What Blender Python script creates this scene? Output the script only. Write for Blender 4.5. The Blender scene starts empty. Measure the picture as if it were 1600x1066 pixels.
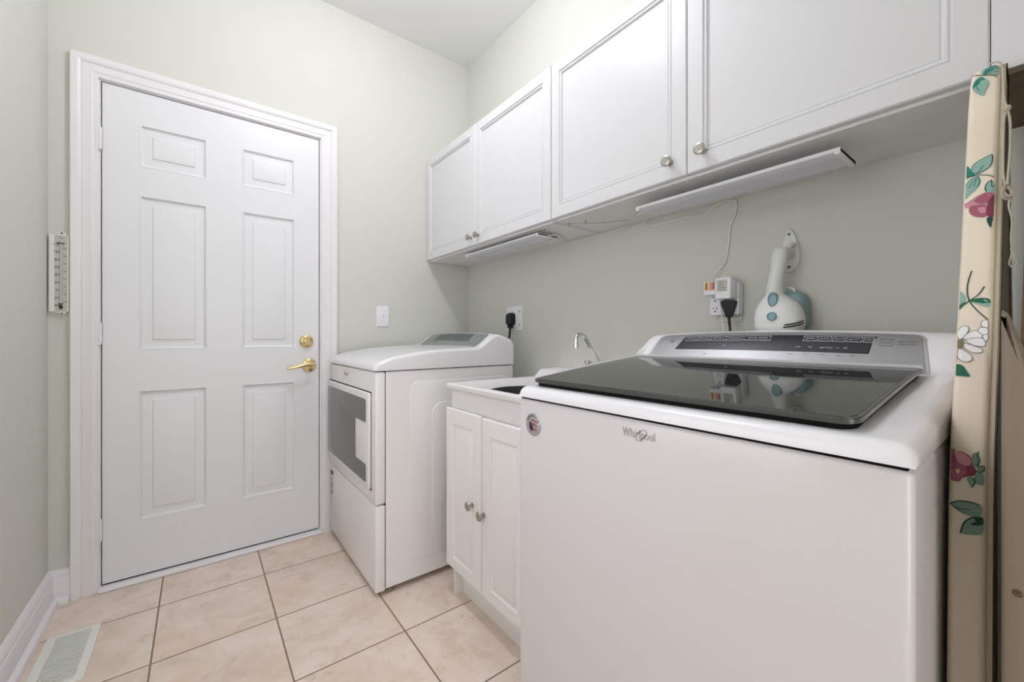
import bpy, bmesh, math, random
from mathutils import Vector, Matrix
random.seed(7)

S = bpy.context.scene
COL = S.collection
PI = math.pi

# ------------------------------------------------------------------ camera, world, lights, exposure
CAM_Z = 1.0225
cam_data = bpy.data.cameras.new('camera')
cam = bpy.data.objects.new('camera', cam_data)
COL.objects.link(cam)
cam.location = (0.0, 0.0, CAM_Z)
cam.rotation_euler = (PI / 2, 0.0, -0.6536)
cam_data.sensor_width = 36.0
cam_data.lens = 639.5 / 1600 * 36.0
cam_data.shift_y = -7.07 / 1600
cam_data.clip_start = 0.02
S.camera = cam

world = bpy.data.worlds.new('world')
S.world = world
world.use_nodes = True
world.node_tree.nodes['Background'].inputs[0].default_value = (0.9, 0.95, 1.0, 1)
world.node_tree.nodes['Background'].inputs[1].default_value = 0.0

def area_light(name, loc, size, power, color, shape='DISK', rot=(0, 0, 0), size_y=None, spread=None):
    d = bpy.data.lights.new(name, 'AREA')
    d.shape = shape
    d.size = size
    if size_y: d.size_y = size_y
    if spread: d.spread = spread
    d.energy = power
    d.color = color
    o = bpy.data.objects.new(name, d)
    o.location = loc
    o.rotation_euler = rot
    COL.objects.link(o)
    return o

def globe_light(name, loc, radius, power, color):
    d = bpy.data.lights.new(name, 'POINT')
    d.shadow_soft_size = radius
    d.energy = power
    d.color = color
    o = bpy.data.objects.new(name, d)
    o.location = loc
    COL.objects.link(o)
    return o

# ceiling lamp, plus added fill lights behind the camera and at the left wall
LIGHT_TINT = (0.965, 0.957, 1.085)
globe_light('ceiling_lamp_light', (0.47, 1.25, 2.64), 0.06, 20.5, LIGHT_TINT)
area_light('rear_fill', (0.0, -1.70, 1.15), 0.85, 26.0, LIGHT_TINT, 'RECTANGLE', (PI / 2, 0, PI), 2.1)
area_light('left_fill', (-0.44, 0.75, 1.30), 0.9, 6.0, LIGHT_TINT, 'RECTANGLE', (PI / 2, 0, -PI / 2), 1.0)

vs = S.view_settings
S.display_settings.display_device = 'sRGB'
vs.view_transform = 'Standard'
vs.look = 'None'
vs.gamma = 1.0
vs.use_curve_mapping = False
vs.exposure = 0.02

# ------------------------------------------------------------------ room measures (metres)
XL, XR = -0.455, 1.405          # left and right wall
YF, YN = 2.3113, -1.75          # far wall (door) and near end
ZC = 2.784                      # ceiling

# ------------------------------------------------------------------ materials
def lin(h):
    h = h.lstrip('#')
    c = [int(h[i:i + 2], 16) / 255 for i in (0, 2, 4)]
    return tuple((x / 12.92 if x <= 0.04045 else ((x + 0.055) / 1.055) ** 2.4) for x in c) + (1.0,)

def mat(name, hexcol, rough=0.5, metal=0.0, coat=0.0, bump=0.0, bscale=60.0, var=0.0, vscale=6.0, spec=0.5, trans=0.0, ior=1.45):
    m = bpy.data.materials.new(name)
    m.use_nodes = True
    nt = m.node_tree
    b = nt.nodes['Principled BSDF']
    c = lin(hexcol)
    b.inputs['Base Color'].default_value = c
    b.inputs['Roughness'].default_value = rough
    b.inputs['Metallic'].default_value = metal
    b.inputs['Coat Weight'].default_value = coat
    b.inputs['Coat Roughness'].default_value = 0.08
    b.inputs['Specular IOR Level'].default_value = spec
    b.inputs['IOR'].default_value = ior
    b.inputs['Transmission Weight'].default_value = trans
    if var or bump:
        tc = nt.nodes.new('ShaderNodeTexCoord')
    if var:
        n = nt.nodes.new('ShaderNodeTexNoise'); n.inputs['Scale'].default_value = vscale; n.inputs['Detail'].default_value = 4
        nt.links.new(tc.outputs['Object'], n.inputs['Vector'])
        r = nt.nodes.new('ShaderNodeValToRGB')
        r.color_ramp.elements[0].position = 0.3; r.color_ramp.elements[1].position = 0.7
        r.color_ramp.elements[0].color = tuple(x * (1 - var) for x in c[:3]) + (1,)
        r.color_ramp.elements[1].color = tuple(min(1, x * (1 + var)) for x in c[:3]) + (1,)
        nt.links.new(n.outputs['Fac'], r.inputs['Fac'])
        nt.links.new(r.outputs['Color'], b.inputs['Base Color'])
    if bump:
        n2 = nt.nodes.new('ShaderNodeTexNoise'); n2.inputs['Scale'].default_value = bscale; n2.inputs['Detail'].default_value = 3
        nt.links.new(tc.outputs['Object'], n2.inputs['Vector'])
        bp = nt.nodes.new('ShaderNodeBump'); bp.inputs['Strength'].default_value = bump; bp.inputs['Distance'].default_value = 0.002
        nt.links.new(n2.outputs['Fac'], bp.inputs['Height'])
        nt.links.new(bp.outputs['Normal'], b.inputs['Normal'])
    return m

def tile_material(x0, y0, s):
    m = bpy.data.materials.new('beige_floor_tile'); m.use_nodes = True
    nt = m.node_tree; N = nt.nodes; L = nt.links
    b = N['Principled BSDF']
    tc = N.new('ShaderNodeTexCoord')
    mp = N.new('ShaderNodeMapping'); mp.vector_type = 'POINT'
    mp.inputs['Location'].default_value = (-x0 / s, -y0 / s, 0)
    mp.inputs['Scale'].default_value = (1 / s, 1 / s, 1)
    L.new(tc.outputs['Object'], mp.inputs['Vector'])
    sep = N.new('ShaderNodeSeparateXYZ'); L.new(mp.outputs['Vector'], sep.inputs[0])
    def math_(op, a, b_=None, v=None):
        n = N.new('ShaderNodeMath'); n.operation = op
        L.new(a, n.inputs[0])
        if b_ is not None: L.new(b_, n.inputs[1])
        if v is not None: n.inputs[1].default_value = v
        return n.outputs[0]
    def edge(o):
        f = math_('FRACT', o)
        g = math_('SUBTRACT', f, v=0.5)
        return math_('ABSOLUTE', g)
    ex, ey = edge(sep.outputs[0]), edge(sep.outputs[1])
    mx = math_('MAXIMUM', ex, ey)
    mr = N.new('ShaderNodeMapRange'); mr.inputs['From Min'].default_value = 0.5 - 0.0085; mr.inputs['From Max'].default_value = 0.5 - 0.0055
    L.new(mx, mr.inputs['Value'])
    # per-tile number
    fx, fy = math_('FLOOR', sep.outputs[0]), math_('FLOOR', sep.outputs[1])
    cb = N.new('ShaderNodeCombineXYZ'); L.new(fx, cb.inputs[0]); L.new(fy, cb.inputs[1])
    wn = N.new('ShaderNodeTexWhiteNoise'); wn.noise_dimensions = '3D'; L.new(cb.outputs[0], wn.inputs['Vector'])
    off = N.new('ShaderNodeVectorMath'); off.operation = 'MULTIPLY_ADD'
    L.new(wn.outputs['Color'], off.inputs[0]); off.inputs[1].default_value = (9, 9, 9); L.new(tc.outputs['Object'], off.inputs[2])
    n1 = N.new('ShaderNodeTexNoise'); n1.inputs['Scale'].default_value = 7.0; n1.inputs['Detail'].default_value = 7; n1.inputs['Roughness'].default_value = 0.62; n1.inputs['Distortion'].default_value = 0.6
    L.new(off.outputs[0], n1.inputs['Vector'])
    r1 = N.new('ShaderNodeValToRGB'); e = r1.color_ramp.elements
    e[0].position = 0.30; e[0].color = lin('dac6b2'); e[1].position = 0.72; e[1].color = lin('f3e6d9')
    k = e.new(0.5); k.color = lin('ecdac9')
    L.new(n1.outputs['Fac'], r1.inputs['Fac'])
    n2 = N.new('ShaderNodeTexNoise'); n2.inputs['Scale'].default_value = 4.2; n2.inputs['Detail'].default_value = 4
    L.new(off.outputs[0], n2.inputs['Vector'])
    r2 = N.new('ShaderNodeValToRGB'); e = r2.color_ramp.elements
    e[0].position = 0.55; e[0].color = (0, 0, 0, 1); e[1].position = 0.72; e[1].color = (1, 1, 1, 1)
    L.new(n2.outputs['Fac'], r2.inputs['Fac'])
    mixw = N.new('ShaderNodeMix'); mixw.data_type = 'RGBA'
    f2 = math_('MULTIPLY', r2.outputs['Color'], v=0.55)
    L.new(f2, mixw.inputs['Factor']); L.new(r1.outputs['Color'], mixw.inputs['A']); mixw.inputs['B'].default_value = lin('e6c6a5')
    n4 = N.new('ShaderNodeTexNoise'); n4.inputs['Scale'].default_value = 16; n4.inputs['Detail'].default_value = 6; n4.inputs['Distortion'].default_value = 1.5
    L.new(off.outputs[0], n4.inputs['Vector'])
    r4 = N.new('ShaderNodeValToRGB'); e = r4.color_ramp.elements
    e[0].position = 0.60; e[0].color = (0, 0, 0, 1); e[1].position = 0.75; e[1].color = (1, 1, 1, 1)
    L.new(n4.outputs['Fac'], r4.inputs['Fac'])
    mixv = N.new('ShaderNodeMix'); mixv.data_type = 'RGBA'
    f4 = math_('MULTIPLY', r4.outputs['Color'], v=0.45)
    L.new(f4, mixv.inputs['Factor']); L.new(mixw.outputs['Result'], mixv.inputs['A']); mixv.inputs['B'].default_value = lin('bfab96')
    mix = N.new('ShaderNodeMix'); mix.data_type = 'RGBA'
    L.new(mr.outputs['Result'], mix.inputs['Factor']); L.new(mixv.outputs['Result'], mix.inputs['A']); mix.inputs['B'].default_value = lin('8f7b66')
    L.new(mix.outputs['Result'], b.inputs['Base Color'])
    rr = N.new('ShaderNodeMapRange'); rr.inputs['To Min'].default_value = 0.42; rr.inputs['To Max'].default_value = 0.85
    L.new(mr.outputs['Result'], rr.inputs['Value']); L.new(rr.outputs['Result'], b.inputs['Roughness'])
    bp = N.new('ShaderNodeBump'); bp.inputs['Strength'].default_value = 0.5; bp.inputs['Distance'].default_value = 0.003
    inv = math_('SUBTRACT', n1.outputs['Fac'], mr.outputs['Result'])
    L.new(inv, bp.inputs['Height']); L.new(bp.outputs['Normal'], b.inputs['Normal'])
    return m

M = {}
M['wall'] = mat('sage_wall_paint', 'd8d9ce', 0.75, bump=0.06, bscale=220, spec=0.3)
M['ceiling'] = mat('ceiling_paint', 'efefed', 0.85, spec=0.2)
M['trim'] = mat('white_trim_paint', 'eceaea', 0.35, bump=0.03, bscale=40)
M['door'] = mat('white_door_paint', 'e9eaea', 0.38, bump=0.02, bscale=80)
M['cabinet'] = mat('white_thermofoil', 'dededd', 0.32)
M['under'] = mat('white_melamine', 'f0eeea', 0.55, var=0.02, vscale=20)
M['raw'] = mat('raw_particle_board', '6d5d4a', 0.8, var=0.12, vscale=90)
M['nickel'] = mat('brushed_nickel', 'b4b0a6', 0.32, metal=1.0)
M['chrome'] = mat('chrome', 'dcdcdc', 0.08, metal=1.0)
M['brass'] = mat('polished_brass', 'e4d09a', 0.24, metal=1.0)
M['enamel'] = mat('white_enamel', 'f1efed', 0.22, coat=0.4)
M['washer'] = mat('washer_enamel', 'dfdbda', 0.25, coat=0.4)
M['plastic_white'] = mat('white_plastic', 'ebeaea', 0.25, coat=0.3)
M['sink_white'] = mat('white_sink_resin', 'efedea', 0.35)
M['sinkdoor'] = mat('ivory_white_foil', 'f5f3ee', 0.35)
M['black'] = mat('black_rubber', '101010', 0.5)
M['gap'] = mat('dark_gap', '1b1a18', 0.8, spec=0.1)
M['plug'] = mat('black_plug_plastic', '1d1d1c', 0.45)
M['tub'] = mat('dark_grey_tub_plastic', '2b2b2d', 0.45)
M['glass'] = mat('dark_tinted_lid_glass', '22251f', 0.03, spec=0.6, ior=1.6)
M['lidframe'] = mat('dark_grey_lid_edge', '4a4a46', 0.28, coat=0.5)
M['panel'] = mat('silver_grey_console', 'a2a4a3', 0.34, metal=0.5, bump=0.02, bscale=300)
M['drypanel'] = mat('grey_console_film', '949996', 0.35, metal=0.3)
M['display'] = mat('black_display', '2c2d30', 0.25)
M['drydisplay'] = mat('dark_green_display', '55605b', 0.25)
M['print'] = mat('white_print', 'd4d4da', 0.6)
M['dryglass'] = mat('grey_window_glass', '6d6e6c', 0.08, spec=0.5)
M['logo'] = mat('silver_logo', 'b3afab', 0.4, metal=0.3)
M['greyprint'] = mat('grey_print', '6f6f6d', 0.6)
M['ink'] = mat('dark_ink', '32322f', 0.6)
M['red'] = mat('red_print', 'a5525c', 0.5)
M['navy'] = mat('navy_print', '2b2c46', 0.5)
M['silver'] = mat('silver_foil', 'c3c4c2', 0.35, metal=0.6)
M['register'] = mat('white_register_plastic', 'efeee6', 0.4)
M['slat'] = mat('shadowed_duct', '8d8879', 0.7)
M['plate'] = mat('white_plate', 'efeff0', 0.35)
M['beige_plate'] = mat('ivory_plate', 'dedccf', 0.4)
M['cord'] = mat('white_cord', 'f0eee4', 0.5)
M['fix_white'] = mat('fixture_housing', 'eeeef0', 0.35)
M['diffuser'] = mat('ribbed_diffuser', 'e4e4ea', 0.25, coat=0.2)
M['steam_white'] = mat('white_appliance_plastic', 'e6e8e2', 0.35)
M['blue'] = mat('teal_blue_plastic', '84a3a8', 0.3)
M['blue_dark'] = mat('dark_teal_plastic', '58757c', 0.3)
M['thermo'] = mat('cream_thermometer', 'e4e2d8', 0.45)
M['thermo_face'] = mat('grey_scale_face', 'c6c6ba', 0.5)
M['yellow'] = mat('yellow_label', 'd9c25a', 0.5)
M['orange'] = mat('peach_label', 'd9a08a', 0.5)
M['taupe'] = mat('taupe_enamel', '8c7f6e', 0.45)
M['hem'] = mat('beige_hem', 'b5aa92', 0.7)
M['undermetal'] = mat('dark_underside_metal', '4d483d', 0.5)
M['brown'] = mat('brown_wood', '8a7458', 0.6, var=0.1, vscale=20)
M['rivet'] = mat('aged_rivet', '6b5d4c', 0.4, metal=0.7)
M['string'] = mat('cotton_string', 'bdb5a0', 0.8)
M['cover'] = mat('cream_cotton', 'ebdec8', 0.85, bump=0.15, bscale=400, var=0.04, vscale=9)
PRINT = {'teal_light': '8fb3a4', 'teal_dark': '2f7a6d', 'green_dark': '23473c', 'green_mid': '2a6a50', 'teal_grey': '7c9a86',
         'pink': 'a55f6d', 'pink_light': 'c98f97', 'rose_dark': '7f3a4a', 'petal': 'f2f1ec', 'outline': '7c7a7c', 'seed': '837c5c', 'cream': 'e0c79c'}
for k, v in PRINT.items():
    M['pr_' + k] = mat('print_' + k, v, 0.85)

# ------------------------------------------------------------------ mesh helpers
ORG = {}

def box(bm, x0, x1, y0, y1, z0, z1, bev=0.0, seg=2, mi=0):
    vs_ = [bm.verts.new((x, y, z)) for x in (x0, x1) for y in (y0, y1) for z in (z0, z1)]
    idx = [(0, 1, 3, 2), (4, 6, 7, 5), (0, 4, 5, 1), (2, 3, 7, 6), (0, 2, 6, 4), (1, 5, 7, 3)]
    fs = [bm.faces.new([vs_[i] for i in f]) for f in idx]
    for f in fs: f.material_index = mi
    if bev > 0:
        es = list({e for f in fs for e in f.edges})
        r = bmesh.ops.bevel(bm, geom=es, offset=bev, segments=seg, profile=0.5, affect='EDGES')
        for f in r['faces']: f.material_index = mi
    return fs

def loft(bm, rings, cap0=True, cap1=True, closed=True, mi=0, cap_mi=None):
    R = [[bm.verts.new(p) for p in ring] for ring in rings]
    n = len(R[0])
    for a, b in zip(R, R[1:]):
        for i in range(n if closed else n - 1):
            j = (i + 1) % n
            try:
                f = bm.faces.new((a[i], a[j], b[j], b[i])); f.material_index = mi
            except ValueError: pass
    cm = mi if cap_mi is None else cap_mi
    if cap0: bm.faces.new(R[0][::-1]).material_index = cm
    if cap1: bm.faces.new(R[-1]).material_index = cm
    return R

def tube(bm, pts, r, n=8, mi=0, closed=False):
    P = [Vector(p) for p in pts]
    rr = r if isinstance(r, (list, tuple)) else [r] * len(P)
    T = []
    for i in range(len(P)):
        a = P[max(i - 1, 0)]; b = P[min(i + 1, len(P) - 1)]
        t = (b - a); T.append(t.normalized() if t.length > 1e-9 else Vector((0, 0, 1)))
    u = T[0].orthogonal().normalized()
    rings = []
    for i, p in enumerate(P):
        u = (u - T[i] * u.dot(T[i]))
        u = u.normalized() if u.length > 1e-6 else T[i].orthogonal().normalized()
        v = T[i].cross(u)
        rings.append([p + (u * math.cos(2 * PI * k / n) + v * math.sin(2 * PI * k / n)) * rr[i] for k in range(n)])
    loft(bm, rings, mi=mi)

def crom(pts, k=6, closed=False):
    P = [Vector(p) for p in pts]; n = len(P); out = []
    rng = range(n if closed else n - 1)
    for i in rng:
        if closed: p0, p1, p2, p3 = P[(i - 1) % n], P[i], P[(i + 1) % n], P[(i + 2) % n]
        else: p0, p1, p2, p3 = P[max(i - 1, 0)], P[i], P[i + 1], P[min(i + 2, n - 1)]
        for j in range(k):
            t = j / k
            out.append(0.5 * ((2 * p1) + (p2 - p0) * t + (2 * p0 - 5 * p1 + 4 * p2 - p3) * t * t + (3 * p1 - p0 - 3 * p2 + p3) * t ** 3))
    if not closed: out.append(P[-1])
    return out

def lathe(bm, c, axis, prof, n=24, mi=0):
    c = Vector(c); a = Vector(axis).normalized(); u = a.orthogonal().normalized(); v = a.cross(u)
    rings = [[c + a * h + (u * math.cos(2 * PI * k / n) + v * math.sin(2 * PI * k / n)) * max(r, 1e-5) for k in range(n)] for r, h in prof]
    loft(bm, rings, mi=mi)

def fr(facing):
    """frame maps (across, up, out) to the world for a surface that faces the given way"""
    if facing == '-x': return lambda o: (lambda a, b, d: Vector((o - d, a, b)))
    if facing == '-y': return lambda o: (lambda a, b, d: Vector((a, o - d, b)))
    if facing == '+z': return lambda o: (lambda a, b, d: Vector((a, b, o + d)))

def rrect(a0, a1, b0, b1, r, n=5):
    out = []
    for cx, cy, s in ((a1 - r, b1 - r, 0), (a0 + r, b1 - r, 90), (a0 + r, b0 + r, 180), (a1 - r, b0 + r, 270)):
        for k in range(n + 1):
            t = math.radians(s + 90 * k / n); out.append((cx + r * math.cos(t), cy + r * math.sin(t)))
    return out

def plate(bm, F, outline, d0, d1, bev=0.0, mi=0, cen=None):
    """a slab with the 2-D outline between depths d0 (back) and d1 (front), front rim rounded by bev"""
    cx = sum(p[0] for p in outline) / len(outline); cy = sum(p[1] for p in outline) / len(outline)
    def shrink(s):
        n = len(outline); o = []
        for i in range(n):
            p0, p1, p2 = outline[i - 1], outline[i], outline[(i + 1) % n]
            e1 = Vector((p1[0] - p0[0], p1[1] - p0[1])); e2 = Vector((p2[0] - p1[0], p2[1] - p1[1]))
            if e1.length < 1e-9 or e2.length < 1e-9: o.append(p1); continue
            n1 = Vector((-e1.y, e1.x)).normalized(); n2 = Vector((-e2.y, e2.x)).normalized()
            m = n1 + n2
            if m.length < 1e-6: m = n1
            m.normalize(); k = s / max(0.4, m.dot(n1))
            o.append((p1[0] + m.x * k * sgn, p1[1] + m.y * k * sgn))
        return o
    area = sum(outline[i - 1][0] * outline[i][1] - outline[i][0] * outline[i - 1][1] for i in range(len(outline)))
    sgn = 1 if area > 0 else -1
    rings = [[F(a, b, d0) for a, b in outline]]
    if bev > 0:
        for k in range(4):
            t = k / 3 * PI / 2
            rings.append([F(a, b, d1 - bev + bev * math.sin(t)) for a, b in shrink(bev * (1 - math.cos(t)))])
    else:
        rings.append([F(a, b, d1) for a, b in outline])
    loft(bm, rings, mi=mi)

def panelled(bm, F, a0, a1, b0, b1, t, panels, loops, e=0.003, mi=0):
    """slab door of thickness t (front at depth 0) with recessed or raised moulded panels"""
    A = sorted({a0 + e, a1 - e} | {x for p in panels for x in p[:2]})
    B = sorted({b0 + e, b1 - e} | {x for p in panels for x in p[2:]})
    V = {}
    def v(a, b, d):
        k = (round(a, 5), round(b, 5), round(d, 5))
        if k not in V: V[k] = bm.verts.new(F(a, b, d))
        return V[k]
    def face(l):
        try: bm.faces.new(l).material_index = mi
        except ValueError: pass
    for i in range(len(A) - 1):
        for j in range(len(B) - 1):
            ca, cb = (A[i] + A[i + 1]) / 2, (B[j] + B[j + 1]) / 2
            if any(p[0] < ca < p[1] and p[2] < cb < p[3] for p in panels): continue
            face([v(A[i], B[j], 0), v(A[i + 1], B[j], 0), v(A[i + 1], B[j + 1], 0), v(A[i], B[j + 1], 0)])
    for p in panels:
        prev = None
        for ins, d in loops:
            q = [(p[0] + ins, p[2] + ins), (p[1] - ins, p[2] + ins), (p[1] - ins, p[3] - ins), (p[0] + ins, p[3] - ins)]
            ring = [v(a, b, d) if prev is None else bm.verts.new(F(a, b, d)) for a, b in q]
            if prev:
                for k in range(4): face([prev[k], prev[(k + 1) % 4], ring[(k + 1) % 4], ring[k]])
            prev = ring
        face(prev)
    q = lambda ins: [(a0 + ins, b0 + ins), (a1 - ins, b0 + ins), (a1 - ins, b1 - ins), (a0 + ins, b1 - ins)]
    r0 = [bm.verts.new(F(a, b, 0)) for a, b in q(e)]; r1 = [bm.verts.new(F(a, b, -e)) for a, b in q(0)]; r2 = [bm.verts.new(F(a, b, -t)) for a, b in q(0)]
    for x, y in ((r0, r1), (r1, r2)):
        for k in range(4): face([x[k], x[(k + 1) % 4], y[(k + 1) % 4], y[k]])
    face(r2[::-1])

def text(bm, s, size, o, right, up, extrude=0.0003, mi=0, spacing=1.0, width=None):
    cu = bpy.data.curves.new('t', 'FONT'); cu.body = s; cu.size = size; cu.extrude = extrude
    cu.align_x = 'CENTER'; cu.align_y = 'CENTER'; cu.space_character = spacing; cu.resolution_u = 2
    ob = bpy.data.objects.new('t', cu); COL.objects.link(ob)
    me = bpy.data.meshes.new_from_object(ob.evaluated_get(bpy.context.evaluated_depsgraph_get()))
    R = Vector(right).normalized(); U = Vector(up).normalized(); N_ = R.cross(U)
    sx = 1.0
    if width and len(me.vertices):
        w = max(p.co.x for p in me.vertices) - min(p.co.x for p in me.vertices); sx = width / max(w, 1e-6)
    for p in me.vertices:
        c = p.co.copy(); p.co = Vector(o) + R * c.x * sx + U * c.y + N_ * c.z
    for p in me.polygons: p.material_index = mi
    n0 = len(bm.faces); bm.from_mesh(me); bm.faces.ensure_lookup_table()
    for f in bm.faces[n0:]: f.material_index = mi
    bpy.data.objects.remove(ob); bpy.data.curves.remove(cu); bpy.data.meshes.remove(me)

def obj(name, bm, m, parent=None, loc=None, smooth=35, weld=True):
    if weld: bmesh.ops.remove_doubles(bm, verts=bm.verts, dist=1e-6)
    bmesh.ops.recalc_face_normals(bm, faces=bm.faces)
    o_ = Vector(ORG[parent.name]) if parent else Vector(loc or (0, 0, 0))
    bmesh.ops.translate(bm, verts=bm.verts, vec=-o_)
    me = bpy.data.meshes.new(name)
    bm.to_mesh(me); bm.free()
    for x in (m if isinstance(m, (list, tuple)) else [m]): me.materials.append(M[x])
    if smooth:
        for p in me.polygons: p.use_smooth = True
        me.set_sharp_from_angle(angle=math.radians(smooth))
    ob = bpy.data.objects.new(name, me)
    COL.objects.link(ob)
    if parent: ob.parent = parent
    else: ob.location = o_
    ORG[ob.name] = tuple(o_)
    return ob

def thing(name, loc, label, cat, group=None):
    o = bpy.data.objects.new(name, None); o.empty_display_size = 0.05
    COL.objects.link(o); o.location = loc; ORG[o.name] = tuple(loc)
    o['label'] = label; o['category'] = cat
    if group: o['group'] = group
    return o

def tag(o, label, cat, group=None):
    o['label'] = label; o['category'] = cat
    if group: o['group'] = group
    return o

def struct(name, bm, m, parent=None, smooth=35, loc=None):
    o = obj(name, bm, m, parent, smooth=smooth, loc=loc)
    if parent is None: o['kind'] = 'structure'
    return o

def nb(): return bmesh.new()
def bx(*a, **k):
    b = nb(); box(b, *a, **k); return b

def interp(x, P):
    if x <= P[0][0]: return P[0][1]
    for (x0, y0), (x1, y1) in zip(P, P[1:]):
        if x <= x1: return y0 + (y1 - y0) * (x - x0) / (x1 - x0)
    return P[-1][1]

def smoothprof(P):
    """smooth the polyline x->z with a Catmull-Rom through it"""
    return [(v.x, v.y) for v in crom([(x, z, 0) for x, z in P], 6)]
JX, JY = 0.50, -0.56
# ------------------------------------------------------------------ setting
DX0, DX1, DZ0, DZ1 = -0.3092, 0.5001, 0.022, 2.0488      # door slab
b = bx(XL - 0.12, XR + 0.12, YN - 0.12, YF + 0.3, -0.06, 0.0)
M['tile'] = tile_material(-0.119, 2.0419, 0.344)
struct('floor', b, 'tile', smooth=0)
struct('ceiling', bx(XL - 0.12, XR + 0.12, YN - 0.12, YF + 0.12, ZC, ZC + 0.08), 'ceiling', smooth=0)
struct('wall_left', bx(XL - 0.12, XL, YN - 0.12, YF + 0.12, 0, ZC), 'wall', smooth=0)
struct('wall_right', bx(XR, XR + 0.12, YN - 0.12, YF + 0.12, 0, ZC), 'wall', smooth=0)
b = nb()
box(b, XL, DX0 - 0.02, YF, YF + 0.12, 0, ZC)
box(b, DX1 + 0.02, XR, YF, YF + 0.12, 0, ZC)
box(b, DX0 - 0.02, DX1 + 0.02, YF, YF + 0.12, DZ1 + 0.02, ZC)
struct('wall_far', b, 'wall', smooth=0)
struct('wall_near', bx(XL, XR, YN - 0.12, YN, 0, ZC), 'wall', smooth=0)
# added unseen block that keeps the rear fill light off the right side
struct('wall_light_block', bx(JX, XR - 0.001, YN, JY, 0, ZC), 'wall', smooth=0)

# frames added around the two fill lights, all out of the camera's view
def fill_frame(name, F, a0, a1, b0, b1, w, d, bottom_bar=True):
    bm_ = nb()
    for q in ((a0 - w, a0, b0 - w, b1 + w), (a1, a1 + w, b0 - w, b1 + w), (a0, a1, b1, b1 + w)) + (((a0, a1, b0 - w, b0),) if bottom_bar else ()):
        plate(bm_, F, [(q[0], q[2]), (q[1], q[2]), (q[1], q[3]), (q[0], q[3])], -0.001, d, 0.004)
    return struct(name, bm_, 'trim')
fill_frame('left_fill_frame', lambda a, z, d: Vector((XL + d, a, z)), 0.30, 1.20, 0.80, 1.80, 0.06, 0.022)
fill_frame('rear_fill_frame', lambda a, z, d: Vector((a, YN + d, z)), -0.428, 0.428, 0.0, 2.2, 0.026, 0.06, False)

# door frame: jambs, stop and mitred casing
b = nb()
box(b, DX0 - 0.02, DX0 - 0.003, YF - 0.001, YF + 0.12, 0, DZ1 + 0.003)
box(b, DX1 + 0.003, DX1 + 0.02, YF - 0.001, YF + 0.12, 0, DZ1 + 0.003)
box(b, DX0 - 0.02, DX1 + 0.02, YF - 0.001, YF + 0.12, DZ1 + 0.003, DZ1 + 0.02)
box(b, DX0 - 0.003, DX0 + 0.012, YF + 0.05, YF + 0.1, 0.0, DZ1 + 0.003)
box(b, DX1 - 0.012, DX1 + 0.003, YF + 0.05, YF + 0.1, 0.0, DZ1 + 0.003)
box(b, DX0, DX1, YF + 0.05, YF + 0.1, DZ1 - 0.012, DZ1 + 0.003)
box(b, DX0 - 0.02, DX1 + 0.02, YF + 0.1, YF + 0.118, 0.0, DZ1 + 0.02)
prof = [(0, 0), (0, 0.010), (0.003, 0.012), (0.015, 0.0125), (0.019, 0.015), (0.022, 0.0145), (0.036, 0.0135), (0.0445, 0.0145), (0.0465, 0.0125), (0.0485, 0.0155), (0.054, 0.019), (0.060, 0.021), (0.066, 0.0215), (0.070, 0.0225), (0.076, 0.022), (0.078, 0.019), (0.078, 0)]
xl, xr, zt = DX0 - 0.008, DX1 + 0.008, DZ1 + 0.008
rings = [[(xl - w, YF - d, 0) for w, d in prof], [(xl - w, YF - d, zt + w) for w, d in prof], [(xr + w, YF - d, zt + w) for w, d in prof], [(xr + w, YF - d, 0) for w, d in prof]]
loft(b, rings)
struct('trim_1', b, 'trim', smooth=25)
b = nb()
loft(b, [[(x, YF + 0.11, 0), (x, YF - 0.026, 0), (x, YF - 0.031, 0.003), (x, YF - 0.030, 0.010), (x, YF - 0.026, 0.013), (x, YF - 0.004, 0.0165), (x, YF + 0.11, 0.0165)] for x in (DX0 - 0.006, DX1 + 0.006)])
struct('trim_2', b, 'trim', smooth=30)

# baseboards
bprof = [(0, 0), (0.034, 0), (0.034, 0.010), (0.031, 0.018), (0.024, 0.024), (0.018, 0.026), (0.018, 0.088), (0.016, 0.094), (0.0145, 0.096), (0.0135, 0.104), (0.0145, 0.107), (0.012, 0.114), (0.009, 0.120), (0.004, 0.126), (0, 0.127)]
b = nb(); loft(b, [[(XL + d, y, z) for d, z in bprof] for y in (YN, YF)])
struct('baseboard_left', b, 'trim', smooth=25)
b = nb(); loft(b, [[(x, YF - d, z) for d, z in bprof] for x in (XL, xl - 0.078)])
struct('baseboard_far', b, 'trim', smooth=25)

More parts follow.
